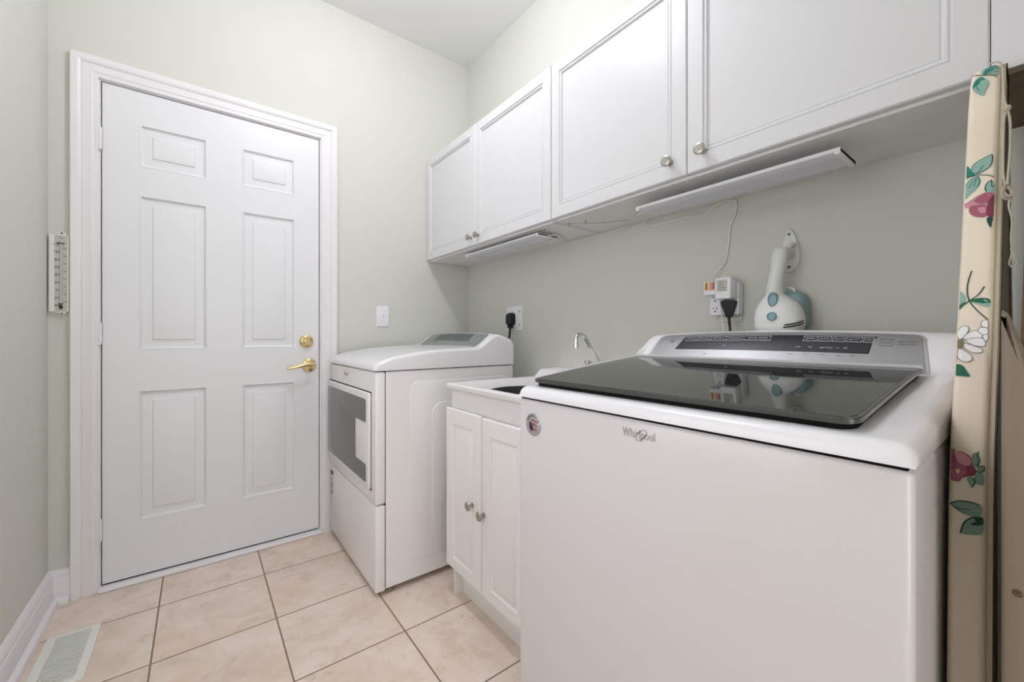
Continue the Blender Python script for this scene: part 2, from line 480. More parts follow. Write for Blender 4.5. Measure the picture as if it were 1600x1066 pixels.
# the door
F = fr('-y')(YF)
b = nb()
cols, rows = ((-0.198, 0.032), (0.163, 0.388)), ((1.735, 1.915), (0.966, 1.617), (0.251, 0.797))
loops = [(0, 0), (0.003, 0.0012), (0.007, 0.0), (0.010, -0.0075), (0.013, -0.0095), (0.016, -0.0095), (0.040, -0.0065), (0.043, -0.006), (0.0455, -0.0015), (0.048, -0.001)]
panelled(b, F, DX0, DX1, DZ0, DZ1, 0.044, [c + r for c in cols for r in rows], loops)
door = struct('door_1', b, 'door', smooth=20)
struct('door_sweep', bx(DX0 + 0.001, DX1 - 0.001, YF + 0.006, YF + 0.03, 0.0165, 0.0219), 'gap', door)
for z in (1.815, 1.033, 0.243):
    b = nb()
    lathe(b, (DX0 - 0.0035, YF - 0.008, z - 0.045), (0, 0, 1), [(0, 0), (0.004, 0.001), (0.004, 0.006), (0.0062, 0.006), (0.0062, 0.034), (0.0056, 0.0345), (0.0062, 0.035), (0.0062, 0.062), (0.0056, 0.0625), (0.0062, 0.063), (0.0062, 0.089), (0.004, 0.089), (0.004, 0.094), (0, 0.096)], 14)
    box(b, DX0 - 0.0185, DX0 - 0.0035, YF - 0.0125, YF - 0.001, z - 0.045, z + 0.045, 0.001)
    struct('hinge', b, 'trim', door)
# deadbolt: rose, turn piece
b = nb(); lathe(b, (0.439, YF, 0.998), (0, -1, 0), [(0.033, -0.002), (0.033, 0.004), (0.031, 0.009), (0.026, 0.013), (0.020, 0.0145), (0.019, 0.013), (0.011, 0.013), (0.0105, 0.018), (0, 0.019)], 32)
db = struct('deadbolt', b, 'brass', door)
b = nb()
loft(b, [[Vector((0.439, YF - 0.016 - d, 0.998)) + Vector((math.cos(0.5) * u * w, 0, math.sin(0.5) * u * w)) + Vector((-math.sin(0.5), 0, math.cos(0.5))) * t for u, t in ((-1, -0.004), (1, -0.004), (1, 0.004), (-1, 0.004))] for d, w in ((0, 0.012), (0.004, 0.018), (0.014, 0.019), (0.017, 0.016))])
struct('turn_piece', b, 'brass', db)
b = nb(); lathe(b, (0.452, YF, 0.876), (0, -1, 0), [(0.0345, -0.002), (0.0345, 0.005), (0.032, 0.010), (0.024, 0.014), (0.0235, 0.012), (0.013, 0.015), (0.0115, 0.03), (0.0115, 0.052), (0, 0.053)], 32)
lv = struct('door_handle', b, 'brass', door)
b = nb()
cl = crom([(0.463, YF - 0.052, 0.879), (0.44, YF - 0.055, 0.880), (0.41, YF - 0.058, 0.876), (0.375, YF - 0.057, 0.870), (0.343, YF - 0.053, 0.865)], 6)
rings = []
for i, p in enumerate(cl):
    t = i / (len(cl) - 1); hz = 0.0105 - 0.0035 * t; hy = 0.0085 - 0.003 * t
    if i in (0, len(cl) - 1): hz *= 0.6; hy *= 0.6
    rings.append([(p.x, p.y + hy * math.cos(a * PI / 6), p.z + hz * math.sin(a * PI / 6)) for a in range(12)])
loft(b, rings)
struct('lever', b, 'brass', lv)

# floor register beside the left wall
t = thing('floor_register', (-0.338, 1.895, 0.0), 'white louvred floor register set in the beige tiles', 'vent')
F = fr('+z')(0.0)
X0, X1, Y0, Y1 = -0.404, -0.272, 1.745, 2.043
b = nb()
out = rrect(X0, X1, Y0, Y1, 0.012); inn = rrect(X0 + 0.024, X1 - 0.022, Y0 + 0.022, Y1 - 0.020, 0.003)
loft(b, [[F(*p, 0.0005) for p in out], [F(*p, 0.003) for p in out], [F(p[0] * 0.985 + (X0 + X1) / 2 * 0.015, p[1] * 0.99 + (Y0 + Y1) / 2 * 0.01, 0.0055) for p in out], [F(*p, 0.0065) for p in inn], [F(*p, 0.0005) for p in inn]], False, False)
obj('frame', b, 'register', t)
b = nb(); ns = 24
for i in range(ns):
    y = Y0 + 0.024 + (Y1 - Y0 - 0.046) * (i + 0.5) / ns
    loft(b, [[(x, y - 0.0028, 0.0048), (x, y - 0.0022, 0.0020), (x, y + 0.0018, 0.0020), (x, y + 0.0028, 0.0048), (x, y + 0.0022, 0.0060), (x, y - 0.0022, 0.0060)] for x in (X0 + 0.023, X1 - 0.021)])
obj('louvres', b, 'register', t)
obj('damper', bx(X0 + 0.022, X1 - 0.02, Y0 + 0.02, Y1 - 0.018, 0.0004, 0.0012), 'slat', t)

# thermometer on the far wall between the corner and the door casing
t = thing('thermometer', (-0.423, YF, 1.115), 'white outdoor style thermometer with Fahrenheit and Celsius scales beside the door casing', 'thermometer')
x0, x1, z0, z1 = -0.4505, -0.3965, 1.118, 1.411
b = nb()
cs = [(x0, -0.001), (x0, 0.017), (x0 + 0.002, 0.019), (x0 + 0.013, 0.0165), (x0 + 0.0145, 0.0145), (x1 - 0.008, 0.0145), (x1 - 0.006, 0.017), (x1 - 0.001, 0.018), (x1, 0.016), (x1, -0.001)]
loft(b, [[(x, YF - d, z) for x, d in cs] for z in (z0, z1)])
F = fr('-y')(YF)
for zz, s in ((z1, 1), (z0, -1)):
    o_ = [(-0.437, zz - s * 0.004), (-0.402, zz - s * 0.004), (-0.404, zz + s * 0.004), (-0.410, zz + s * 0.011), (-0.4165, zz + s * 0.014), (-0.423, zz + s * 0.011), (-0.431, zz + s * 0.003)]
    plate(b, F, o_, -0.001, 0.0142, 0.002)
obj('backplate', b, 'thermo', t)
b = nb(); box(b, x0 + 0.0155, x1 - 0.0085, YF - 0.0152, YF - 0.0144, z0 + 0.001, z1 - 0.001)
obj('scale_face', b, 'thermo_face', t)
b = nb()
xc = -0.4185
for k, s in enumerate(['120', '100', '80', '60', '40', '20', '0', '20', '40']):
    zz = 1.3745 - k * 0.0292
    text(b, s, 0.0135, (xc - 0.0105, YF - 0.0153, zz), (1, 0, 0), (0, 0, 1))
for k, s in enumerate(['50', '40', '30', '20', '10', '0', '10', '20', '30']):
    if k == 8: continue
    text(b, s, 0.009, (xc + 0.0105, YF - 0.0153, 1.360 - k * 0.0292), (1, 0, 0), (0, 0, 1))
for k in range(60):
    zz = 1.139 + k * 0.0041; w = 0.0028 if k % 5 == 0 else 0.0016
    box(b, xc - 0.0032 - w, xc - 0.0032, YF - 0.01545, YF - 0.0151, zz, zz + 0.0007)
    box(b, xc + 0.0032, xc + 0.0032 + w, YF - 0.01545, YF - 0.0151, zz, zz + 0.0007)
text(b, '~', 0.02, (xc - 0.0005, YF - 0.0153, 1.4005), (1, 0, 0), (0, 0, 1))
obj('printing', b, 'ink', t)
b = nb(); tube(b, [(xc, YF - 0.017, 1.145), (xc, YF - 0.017, 1.390)], 0.0018, 10)
obj('tube', b, 'silver', t)
b = nb(); lathe(b, (xc, YF - 0.0155, 1.135), (0, 0, 1), [(0, -0.008), (0.004, -0.006), (0.0058, 0), (0.004, 0.006), (0.002, 0.010), (0, 0.011)], 14)
obj('bulb', b, 'ink', t)
b = bx(xc - 0.007, xc + 0.007, YF - 0.020, YF - 0.0146, 1.1465, 1.1495, 0.0008); obj('tube_clip', b, 'ink', t)
b = nb(); box(b, xc - 0.010, xc + 0.010, YF - 0.020, YF - 0.0146, 1.3785, 1.3815, 0.0008)
obj('tube_clip', b, 'ink', t)
b = nb(); lathe(b, (-0.4165, YF - 0.0142, z1 + 0.008), (0, -1, 0), [(0.003, 0), (0.0028, 0.0015), (0, 0.002)], 12)
obj('screw', b, 'ink', t)
b = nb(); lathe(b, (-0.4165, YF - 0.0142, z0 - 0.008), (0, -1, 0), [(0.003, 0), (0.0028, 0.0015), (0, 0.002)], 12)
obj('screw', b, 'ink', t)

# light switch
t = thing('light_switch', (0.838, YF, 1.0785), 'white single toggle light switch on the far wall above the dryer', 'light switch')
F = fr('-y')(YF)
b = nb(); plate(b, F, rrect(0.802, 0.874, 1.079, 1.197, 0.004), -0.0005, 0.006, 0.003)
obj('cover_plate', b, 'plate', t)
b = nb(); plate(b, F, rrect(0.833, 0.843, 1.126, 1.150, 0.001), 0.0055, 0.0068, 0.0006)
loft(b, [[(0.8345, YF - 0.006, 1.132), (0.8415, YF - 0.006, 1.132), (0.8415, YF - 0.006, 1.146), (0.8345, YF - 0.006, 1.146)], [(0.8355, YF - 0.018, 1.143), (0.8405, YF - 0.018, 1.143), (0.8405, YF - 0.018, 1.152), (0.8355, YF - 0.018, 1.152)]])
obj('toggle', b, 'plate', t)
for z in (1.108, 1.168):
    b = nb(); lathe(b, (0.838, YF - 0.006, z), (0, -1, 0), [(0.003, 0), (0.0026, 0.001), (0, 0.0012)], 12); obj('screw', b, 'plate', t)

# ------------------------------------------------------------------ upper cabinets
CX, CB, CT = 1.108, 1.486, 2.098
dl = [(0, 0), (0.0015, -0.004), (0.004, -0.0045), (0.0065, -0.0025), (0.010, -0.0025), (0.0125, -0.008), (0.016, -0.0088), (0.0185, -0.0075)]
def cabinet(name, label, y0, y1, doors, knobs, wood='under', floor_m='under', z0=1.479, doors_z0=CB):
    t = thing(name, ((CX + XR) / 2, (y0 + y1) / 2, z0), label, 'wall cabinet', 'white upper cabinets')
    b = nb()
    box(b, CX + 0.021, XR, y0, y0 + 0.016, z0, CT - 0.002); box(b, CX + 0.021, XR, y1 - 0.016, y1, z0, CT - 0.002)
    box(b, CX + 0.021, XR, y0 + 0.016, y1 - 0.016, CT - 0.018, CT - 0.002)
    box(b, XR - 0.008, XR, y0 + 0.016, y1 - 0.016, z0 + 0.016, CT - 0.018)
    obj('carcass', b, 'cabinet', t)
    obj('bottom_panel', bx(CX + 0.021, XR, y0 + 0.016, y1 - 0.016, z0, z0 + 0.016), floor_m, t)
    for k, (a0, a1) in enumerate(doors):
        b = nb(); panelled(b, fr('-x')(CX), a0, a1, doors_z0, CT, 0.02, [(a0 + 0.045, a1 - 0.045, doors_z0 + 0.045, CT - 0.045)], dl, 0.003)
        d = obj('door', b, 'cabinet', t, smooth=20)
        ky, kz = knobs[k]
        b = nb(); lathe(b, (CX, ky, kz), (-1, 0, 0), [(0.009, -0.001), (0.009, 0.002), (0.006, 0.004), (0.0055, 0.013), (0.010, 0.016), (0.0155, 0.020), (0.0163, 0.0235), (0.0155, 0.026), (0.011, 0.028), (0.009, 0.0275), (0, 0.029)], 24)
        obj('knob', b, 'nickel', d)
    return t
cabinet('wall_cabinet', 'white two door wall cabinet hung in the far corner above the dryer and sink', 1.195, YF - 0.002, [(1.7562, YF - 0.004), (1.1955, 1.7546)], [(1.792, 1.528), (1.722, 1.528)])
cabinet('wall_cabinet', 'white two door wall cabinet hung above the washer and steam cleaner', 0.060, 1.193, [(0.6265, 1.1925), (0.0605, 0.6245)], [(0.677, 1.536), (0.577, 1.536)])
t = thing('wall_cabinet', ((CX + XR) / 2, -0.2, 1.478), 'plain white cabinet with raw wood bottom edge behind top of ironing board', 'wall cabinet', 'white upper cabinets')
b = nb(); box(b, CX + 0.012, XR, -0.50, 0.0595, 1.484, CT)
obj('carcass', b, 'cabinet', t)
obj('front_panel', bx(CX, CX + 0.012, -0.50, 0.0592, 1.484, CT, 0.001), 'cabinet', t)
obj('bottom_panel', bx(CX + 0.001, XR, -0.50, 0.057, 1.474, 1.484), 'raw', t)

# under-cabinet lights
def strip_light(label, x0, x1, y0, y1, z0, z1):
    t = thing('under_cabinet_light', ((x0 + x1) / 2, (y0 + y1) / 2, z0), label, 'light', 'lights under the cabinets')
    b = nb()
    prof = [(x0 + 0.002, z1), (x0, z1 - 0.002), (x0, z0 + 0.008), (x0 + 0.002, z0 + 0.006), (x1 - 0.002, z0 + 0.006), (x1, z0 + 0.008), (x1, z1 - 0.002), (x1 - 0.002, z1)]
    loft(b, [[(x, y, z) for x, z in prof] for y in (y0, y1)])
    obj('housing', b, 'fix_white', t)
    b = nb(); n = 18; pr = [(x0 + 0.002, z0 + 0.0065)]
    for i in range(n + 1):
        s = i / n; x = x0 + 0.002 + (x1 - x0 - 0.004) * s
        z = z0 + 0.0055 - 0.0055 * min(1, 6 * min(s, 1 - s)) + (0.0012 if i % 2 else 0)
        pr.append((x, z))
    pr.append((x1 - 0.002, z0 + 0.0065))
    loft(b, [[(x, y, z) for x, z in pr] for y in (y0 + 0.012, y1 - 0.012)])
    obj('diffuser', b, 'diffuser', t, smooth=60)
    for y in (y0, y1):
        s = 0.0 if y == y0 else -0.012
        b = bx(x0 + 0.0004, x1 - 0.0004, y + s, y + s + 0.012, z0 + 0.0004, z1 - 0.001, 0.0015); obj('end_cap', b, 'fix_white', t)
        yy = y + 0.06 if y == y0 else y - 0.06
        b = bx(x0 + 0.075, x1 - 0.015, yy - 0.01, yy + 0.01, z1 - 0.001, 1.479, 0.001); obj('mounting_bracket', b, 'fix_white', t)
    return t
SHORT = strip_light('short white strip light under the far corner cabinet', 1.147, 1.262, 1.317, 1.915, 1.452, 1.466)
strip_light('long white strip light under the cabinet above the washer', 1.150, 1.275, 0.283, 0.828, 1.437, 1.452)
# ------------------------------------------------------------------ appliances with a moulded top
def crown_fn(yc, hw, xa, xb, h):
    def c(x, y):
        s = min(1, max(0, (x - xa) / (xb - xa))); s = s * s * (3 - 2 * s)
        q = min(1, abs(y - yc) / hw)
        return h * s * (1 - q * q)
    return c

def deck(bm, x0, x1, y0, y1, zb, f, r, crown, nx=60, ny=110, skirt=True, mi=0):
    def samples(a, c, n):
        fine = [0, .06, .15, .3, .5, .75, 1.0]
        mid = [a + r + (c - a - 2 * r) * i / n for i in range(1, n)]
        return [a + r * q for q in fine] + mid + [c - r * q for q in fine[::-1]]
    xs, ys = samples(x0, x1, nx), samples(y0, y1, ny)
    def drop(x, y):
        dx, dy = min(x - x0, x1 - x), min(y - y0, y1 - y)
        d = r - math.hypot(max(r - dx, 0), max(r - dy, 0)); d = max(d, 0)
        return r - math.sqrt(max(r * r - (r - d) ** 2, 0)) if d < r else 0
    G = [[bm.verts.new((x, y, f(x) + crown(x, y) - drop(x, y))) for y in ys] for x in xs]
    for i in range(len(xs) - 1):
        for j in range(len(ys) - 1):
            bm.faces.new((G[i][j], G[i + 1][j], G[i + 1][j + 1], G[i][j + 1])).material_index = mi
    if skirt:
        ring = [G[i][0] for i in range(len(xs))] + [G[-1][j] for j in range(1, len(ys))] + [G[i][-1] for i in range(len(xs) - 2, -1, -1)] + [G[0][j] for j in range(len(ys) - 2, 0, -1)]
        low = [bm.verts.new((v.co.x, v.co.y, zb)) for v in ring]
        n = len(ring)
        for i in range(n): bm.faces.new((ring[i], low[i], low[(i + 1) % n], ring[(i + 1) % n]))
        bm.faces.new(low)

def skin(bm, surf, outline, d0, d1, mi=0, bev=0.0, n=10):
    """slab laid on a curved surface: outline in (x, y), surf(x, y, lift) -> world; the outline is filled scan-wise along y"""
    # outline must be simple; sampled as left/right limits in x for each y
    ys = sorted({p[1] for p in outline}); ya, yb = ys[0], ys[-1]
    lv = sorted(set([ya + (yb - ya) * i / 40 for i in range(41)] + ys))
    def limits(y):
        X = []
        m = len(outline)
        for i in range(m):
            (xa, y0), (xb, y1) = outline[i], outline[(i + 1) % m]
            if min(y0, y1) - 1e-9 <= y <= max(y0, y1) + 1e-9:
                if abs(y1 - y0) < 1e-9: X += [xa, xb]
                else: X.append(xa + (xb - xa) * (y - y0) / (y1 - y0))
        return min(X), max(X)
    top, bot = [], []
    for y in lv:
        a, c = limits(y)
        row = [a + (c - a) * i / n for i in range(n + 1)]
        top.append([bm.verts.new(surf(x, y, d1)) for x in row]); bot.append([bm.verts.new(surf(x, y, d0)) for x in row])
    def q(*v):
        try: bm.faces.new(v).material_index = mi
        except ValueError: pass
    for j in range(len(lv) - 1):
        for i in range(n):
            q(top[j][i], top[j][i + 1], top[j + 1][i + 1], top[j + 1][i]); q(bot[j][i], bot[j + 1][i], bot[j + 1][i + 1], bot[j][i + 1])
        q(top[j][0], top[j + 1][0], bot[j + 1][0], bot[j][0]); q(top[j][n], bot[j][n], bot[j + 1][n], top[j + 1][n])
    for j in (0, -1):
        for i in range(n): q(top[j][i], bot[j][i], bot[j][i + 1], top[j][i + 1])

def surf_fn(f, crown):
    def s(x, y, d):
        e = 1e-3
        dzx = (f(x + e) + crown(x + e, y) - f(x - e) - crown(x - e, y)) / (2 * e)
        dzy = (crown(x, y + e) - crown(x, y - e)) / (2 * e)
        n = Vector((-dzx, -dzy, 1)).normalized()
        return Vector((x, y, f(x) + crown(x, y))) + n * d
    return s

# ---- washer
WX0, WX1, WY0, WY1, WS = 0.609, 1.272, 0.086, 0.770, 0.881
t = thing('washing_machine', ((WX0 + WX1) / 2, (WY0 + WY1) / 2, 0), 'white top loading washer with dark glass lid in the foreground', 'washing machine')
b = nb(); box(b, WX0, WX1, WY0, WY1, 0.02, WS - 0.004, 0.012, 4)
obj('body', b, 'washer', t)
obj('seam', bx(WX0 + 0.006, WX1 - 0.006, WY0 + 0.006, WY1 - 0.006, WS - 0.006, WS + 0.004), 'gap', t)
wprof = smoothprof([(0.600, 0.900), (0.612, 0.9035), (0.64, 0.9065), (0.69, 0.9122), (0.78, 0.9220), (0.88, 0.9325), (0.97, 0.9410), (1.045, 0.9475), (1.062, 0.9540), (1.08, 0.9705), (1.115, 1.004), (1.133, 1.0165), (1.15, 1.0235), (1.18, 1.0275), (1.22, 1.027), (1.25, 1.020), (1.285, 1.004)])
wf = lambda x: interp(x, wprof)
wc0 = crown_fn(0.428, 0.342, 1.05, 1.14, 0.011)
def step(v, a, c):
    q = min(1, max(0, (v - a) / (c - a))); return q * q * (3 - 2 * q)
def wc(x, y):
    # the white rim that rises beside the lid
    fade = 1 - step(x, 1.06, 1.12)
    return wc0(x, y) + fade * (0.019 * step(y, 0.7475, 0.7555) * step(x, 0.64, 0.74) + 0.007 * step(0.133 - y, 0, 0.018) * step(x, 0.72, 1.04))
b = nb(); deck(b, WX0 - 0.005, WX1 + 0.004, WY0 - 0.002, WY1 + 0.002, WS, wf, 0.020, wc)
top = obj('top_deck', b, 'plastic_white', t, smooth=50)
ws = surf_fn(wf, wc)
# lid: dark frame slab with a glass pane on it
LY0, LY1 = 0.137, 0.746
def lid_outline(ins):
    x0, x1 = 0.630 + ins, 1.052 - ins * 0.4
    o = []
    for cx, cy, s, r in ((x0 + 0.022, LY0 + ins + 0.022, 180, 0.022), ):
        pass
    r = 0.022
    a = [(x1, LY0 + ins), (x0 + r, LY0 + ins)]
    a += [(x0 + r - r * math.sin(k * PI / 12), LY0 + ins + r - r * math.cos(k * PI / 12)) for k in range(1, 7)]
    a += [(x0 + r - r * math.cos(k * PI / 12), LY1 - ins - r + r * math.sin(k * PI / 12)) for k in range(0, 7)]
    a += [(x1, LY1 - ins)]
    return a
b = nb(); skin(b, ws, lid_outline(0.0025), 0.0080, 0.0095)
skin(b, ws, lid_outline(0.0), 0.0095, 0.0150)
skin(b, ws, lid_outline(0.0018), 0.0150, 0.0164)
lid = obj('lid', b, 'lidframe', t, smooth=40)
b = nb(); skin(b, ws, lid_outline(0.006), -0.001, 0.0085)
obj('lid_gap_shade', b, 'gap', lid)  # dark slab that paints the shade in the gap below the lid
b = nb(); skin(b, ws, lid_outline(0.0055), 0.0164, 0.0171, n=20)
obj('glass_pane', b, 'glass', lid, smooth=40)
b = nb(); skin(b, ws, [(1.048, LY0), (1.057, LY0), (1.057, LY1 - 0.002), (1.048, LY1 - 0.002)], 0.006, 0.0215, n=2)
obj('lid_hinge_strip', b, 'trim', lid)
# console panel on the ramp
def ramp_outline(xa, xb, ya, yb, skew=0.0, r=0.0):
    o = [(xa, ya), (xa, yb)]
    if r:
        o += [(xb - r + r * math.sin(k * PI / 12), yb - skew - r + r * math.cos(k * PI / 12)) for k in range(0, 7)]
        o += [(xb - r + r * math.cos(k * PI / 12), ya + skew + r - r * math.sin(k * PI / 12)) for k in range(0, 7)]
    else: o += [(xb, yb - skew), (xb, ya + skew)]
    return o
b = nb(); skin(b, ws, ramp_outline(1.060, 1.1435, 0.129, 0.733, 0.012, 0.022), -0.002, 0.0012, n=14)
panel = obj('console_rim', b, 'silver', t, smooth=40)
b = nb(); skin(b, ws, ramp_outline(1.061, 1.1405, 0.134, 0.728, 0.012, 0.019), 0.0012, 0.0018, n=14)
panel = obj('control_panel', b, 'panel', t, smooth=40)
b = nb(); skin(b, ws, [(1.092, 0.222), (1.092, 0.652), (1.128, 0.636), (1.128, 0.214)], 0.0018, 0.0023, n=8)
obj('display', b, 'display', panel, smooth=40)
def on_ramp(bm, s, x, y, size, m=0, width=None):
    p = ws(x, y, 0.0025); q = ws(x + 0.004, y, 0.0025)
    text(bm, s, size, p, (0, -1, 0), q - p, 0.0001, m, width=width)
b = nb()
def cell(y0, y1, x0=1.1135, x1=1.1255, w=0.0009):
    for (xa, xb, ya, yb) in ((x0, x1, y0, y0 + w), (x0, x1, y1 - w, y1), (x0, x0 + w, y0, y1), (x1 - w, x1, y0, y1)):
        skin(b, ws, [(xa, ya), (xa, yb), (xb, yb), (xb, ya)], 0.0022, 0.0026, n=1)
left_cells = [('WASH', 0.632, 0.598), ('RINSE', 0.596, 0.562), ('SPIN', 0.560, 0.520), ('DRAIN', 0.518, 0.478), ('CANCEL DRAIN', 0.474, 0.412)]
right_cells = [('NORMAL', 0.344, 0.317), ('QUICK', 0.315, 0.291), ('DELICATE', 0.289, 0.266), ('HEAVY DUTY', 0.264, 0.237), ('CONTROL KEY', 0.235, 0.2185)]
for s, a, c in left_cells + right_cells:
    cell(c, a); on_ramp(b, s, 1.1193, (a + c) / 2, 0.0062, width=abs(a - c) * 0.74); obj('label', b, 'print', panel, smooth=0); b = nb()
for s, y in (('Cold', 0.349), ('Hot', 0.325), ('Light', 0.303), ('Heavy', 0.290), ('On', 0.275), ('Off', 0.262), ('Lid', 0.515)):
    on_ramp(b, s, 1.1010, y, 0.005); obj('label', b, 'print', panel, smooth=0); b = nb()
b = nb()
for (xa, xb, ya, yb) in ((1.108, 1.109, 0.188, 0.208), (1.121, 1.122, 0.188, 0.208), (1.108, 1.122, 0.188, 0.1887), (1.108, 1.122, 0.2073, 0.208)):
    skin(b, ws, [(xa, ya), (xa, yb), (xb, yb), (xb, ya)], 0.0018, 0.0022, n=1)
on_ramp(b, 'Low', 1.115, 0.198, 0.008); obj('boxed_label', b, 'greyprint', panel, smooth=0); b = nb(); on_ramp(b, 'ENERGY SAVING', 1.117, 0.168, 0.0042, width=0.026); on_ramp(b, 'WASH SYSTEM', 1.112, 0.168, 0.0042, width=0.026); obj('label', b, 'greyprint', panel, smooth=0); b = nb()
on_ramp(b, 'Start', 1.082, 0.56, 0.005); obj('label', b, 'greyprint', panel, smooth=0); b = nb(); on_ramp(b, 'HE', 1.113, 0.672, 0.011); obj('label', b, 'greyprint', panel, smooth=0); b = nb()
for s, y in (('Cycle', 0.36), ('Soil', 0.33), ('Temp', 0.30), ('Spin', 0.27), ('Rinse', 0.245)): b = nb(); on_ramp(b, s, 1.087, y, 0.0045); obj('label', b, 'greyprint', panel, smooth=0)
# front badge and logo
R, U = (0, -1, 0), (0, 0, 1)
b = nb(); lathe(b, (WX0, 0.7135, 0.8214), (-1, 0, 0), [(0.0265, -0.001), (0.0265, 0.0012), (0.0255, 0.0018), (0, 0.0019)], 36)
bad = obj('round_badge', b, 'silver', t)
b = nb()
for k, ch in enumerate('AMERICA'):
    a = math.radians(62 - k * 20.5) + PI / 2 - 0.0
    c = Vector((WX0 - 0.0021, 0.7135 - 0.0198 * math.cos(a), 0.8214 + 0.0198 * math.sin(a)))
    up = Vector((0, -math.cos(a), math.sin(a))); rt = Vector((0, -math.sin(a), -math.cos(a)))
    text(b, ch, 0.0098, c, rt, up, 0.0002)
FB = lambda a_, b_, d: Vector((WX0 - 0.0019 - d, 0.7135 - a_, 0.8214 + b_))
FB0 = FB
FB = lambda a_, b_, d: FB0(a_ * 1.2, b_ * 1.2, d)
plate(b, FB, [(-0.011, 0.004), (-0.006, 0.004), (-0.0005, 0.0), (0.0, -0.008), (0.003, -0.0135), (-0.002, -0.011), (-0.006, -0.014), (-0.011, -0.007)], 0, 0.0003)
obj('badge_lettering', b, 'navy', bad, smooth=0)
b = nb()
for k in range(3):
    z = 0.0085 - k * 0.0075
    plate(b, FB, [(-0.006 + k * 0.0022, z), (0.0005, z + 0.002), (0.0105, z - 0.002), (0.0115, z - 0.0055), (0.001, z - 0.002), (-0.005 + k * 0.0022, z - 0.0035)], 0, 0.0004)
obj('badge_stripes', b, 'red', bad, smooth=0)
b = nb()
text(b, 'Whirlpool', 0.0215, (WX0 - 0.0004, 0.4325, 0.8515), R, U, 0.0004, width=0.066)
for k in range(28):
    a0, a1 = 2 * PI * k / 28, 2 * PI * (k + 1) / 28
    if 1.9 < a0 < 2.5: continue
    P = []
    for a in (a0, a1):
        w = 0.0012 + 0.0009 * abs(math.sin(a))
        for s in (-1, 1):
            x_, y_ = (0.0135 + s * w * 0.5) * math.cos(a), (0.0062 + s * w * 0.5) * math.sin(a)
            c_, s_ = math.cos(0.72), math.sin(0.72)
            P.append(Vector((WX0 - 0.0008, 0.427 - (x_ * c_ - y_ * s_), 0.851 + x_ * s_ + y_ * c_)))
    v = [b.verts.new(p) for p in (P[0], P[1], P[3], P[2])]; b.faces.new(v)
obj('logo', b, 'logo', t, smooth=0)
for x in (WX0 + 0.05, WX1 - 0.05):
    for y in (WY0 + 0.05, WY1 - 0.05):
        b = nb(); lathe(b, (x, y, 0), (0, 0, 1), [(0.02, 0), (0.02, 0.012), (0.012, 0.014), (0.012, 0.03), (0, 0.03)], 16); obj('foot', b, 'black', t)

# ---- dryer
QX0, QX1, QY0, QY1, QS = 0.546, 1.222, 1.587, 2.277, 0.887
t = thing('clothes_dryer', ((QX0 + QX1) / 2, (QY0 + QY1) / 2, 0), 'white front loading dryer with dark door window beside the white door', 'dryer')
b = nb()
F = lambda a, z, d: Vector((a, QY0 - d, z))
panelled(b, F, 0.588, QX1, 0.024, QS - 0.004, QY1 - QY0, [], [], 0.003)
plate(b, F, rrect(0.690, 1.195, 0.10, 0.836, 0.035), -0.001, 0.002, 0.002)
plate(b, F, rrect(0.785, 1.185, 0.15, 0.742, 0.055), 0.001, 0.0045, 0.0034)
obj('cabinet_body', b, 'enamel', t, smooth=30)
obj('seam', bx(QX0 + 0.008, QX1 - 0.006, QY0 + 0.006, QY1 - 0.006, QS - 0.008, QS + 0.004), 'gap', t)
obj('seam', bx(0.580, 0.590, QY0 + 0.003, QY1 - 0.003, 0.03, QS - 0.006), 'gap', t)
b = nb(); box(b, QX0, 0.586, QY0 - 0.002, QY1, 0.3615, QS - 0.004, 0.007, 3)
fp = obj('front_panel', b, 'enamel', t)
b = nb(); box(b, QX0, 0.586, QY0 - 0.002, QY1, 0.018, 0.3575, 0.007, 3)
lp = obj('lower_panel', b, 'enamel', t)
b = nb()
FX = lambda a, z, d: Vector((QX0 - d, a, z))
for k, (w, h) in enumerate(((0.045, 0.020), (0.03, 0.006), (0.05, 0.004), (0.05, 0.004), (0.03, 0.005), (0.045, 0.003), (0.03, 0.010))):
    z = (0.312, 0.285, 0.267, 0.257, 0.243, 0.232, 0.212)[k]
    plate(b, FX, [(2.262, z), (2.262, z + h), (2.262 - w, z + h), (2.262 - w, z)], 0, 0.0004)
obj('printed_notice', b, 'ink', lp, smooth=0)
text_b = nb(); text(text_b, 'Whirlpool', 0.020, (QX0 - 0.0004, 1.985, 0.848), R, U, 0.0004, width=0.062)
obj('logo', text_b, 'logo', fp, smooth=0)
# door of the dryer
b = nb()
plate(b, FX, rrect(1.636, 2.271, 0.412, 0.797, 0.010), -0.001, 0.012, 0.005)
dd = obj('door', b, 'enamel', t)
obj('door_gap', bx(QX0 - 0.0012, QX0 + 0.001, 1.632, 2.2745, 0.408, 0.801), 'gap', dd, smooth=0)
def rnd(poly, r, n=4):
    o = []; m = len(poly)
    for i in range(m):
        p0, p1, p2 = Vector(poly[i - 1]), Vector(poly[i]), Vector(poly[(i + 1) % m])
        a, c = p1 + (p0 - p1).normalized() * r, p1 + (p2 - p1).normalized() * r
        for k in range(n + 1):
            s = k / n; q = a * (1 - s) ** 2 + p1 * 2 * s * (1 - s) + c * s * s; o.append((q.x, q.y))
    return o
win = rnd([(1.664, 0.435), (1.664, 0.508), (1.80, 0.508), (1.80, 0.676), (1.664, 0.676), (1.664, 0.770), (2.258, 0.770), (2.258, 0.435)], 0.012)
b = nb(); plate(b, FX, win, 0.0115, 0.0135, 0.001)
obj('window', b, 'dryglass', dd)
b = nb(); plate(b, FX, rnd([(1.655, 0.514), (1.655, 0.670), (1.793, 0.670), (1.793, 0.514)], 0.010), 0.010, 0.0138, 0.0012)
obj('handle', b, 'enamel', dd)
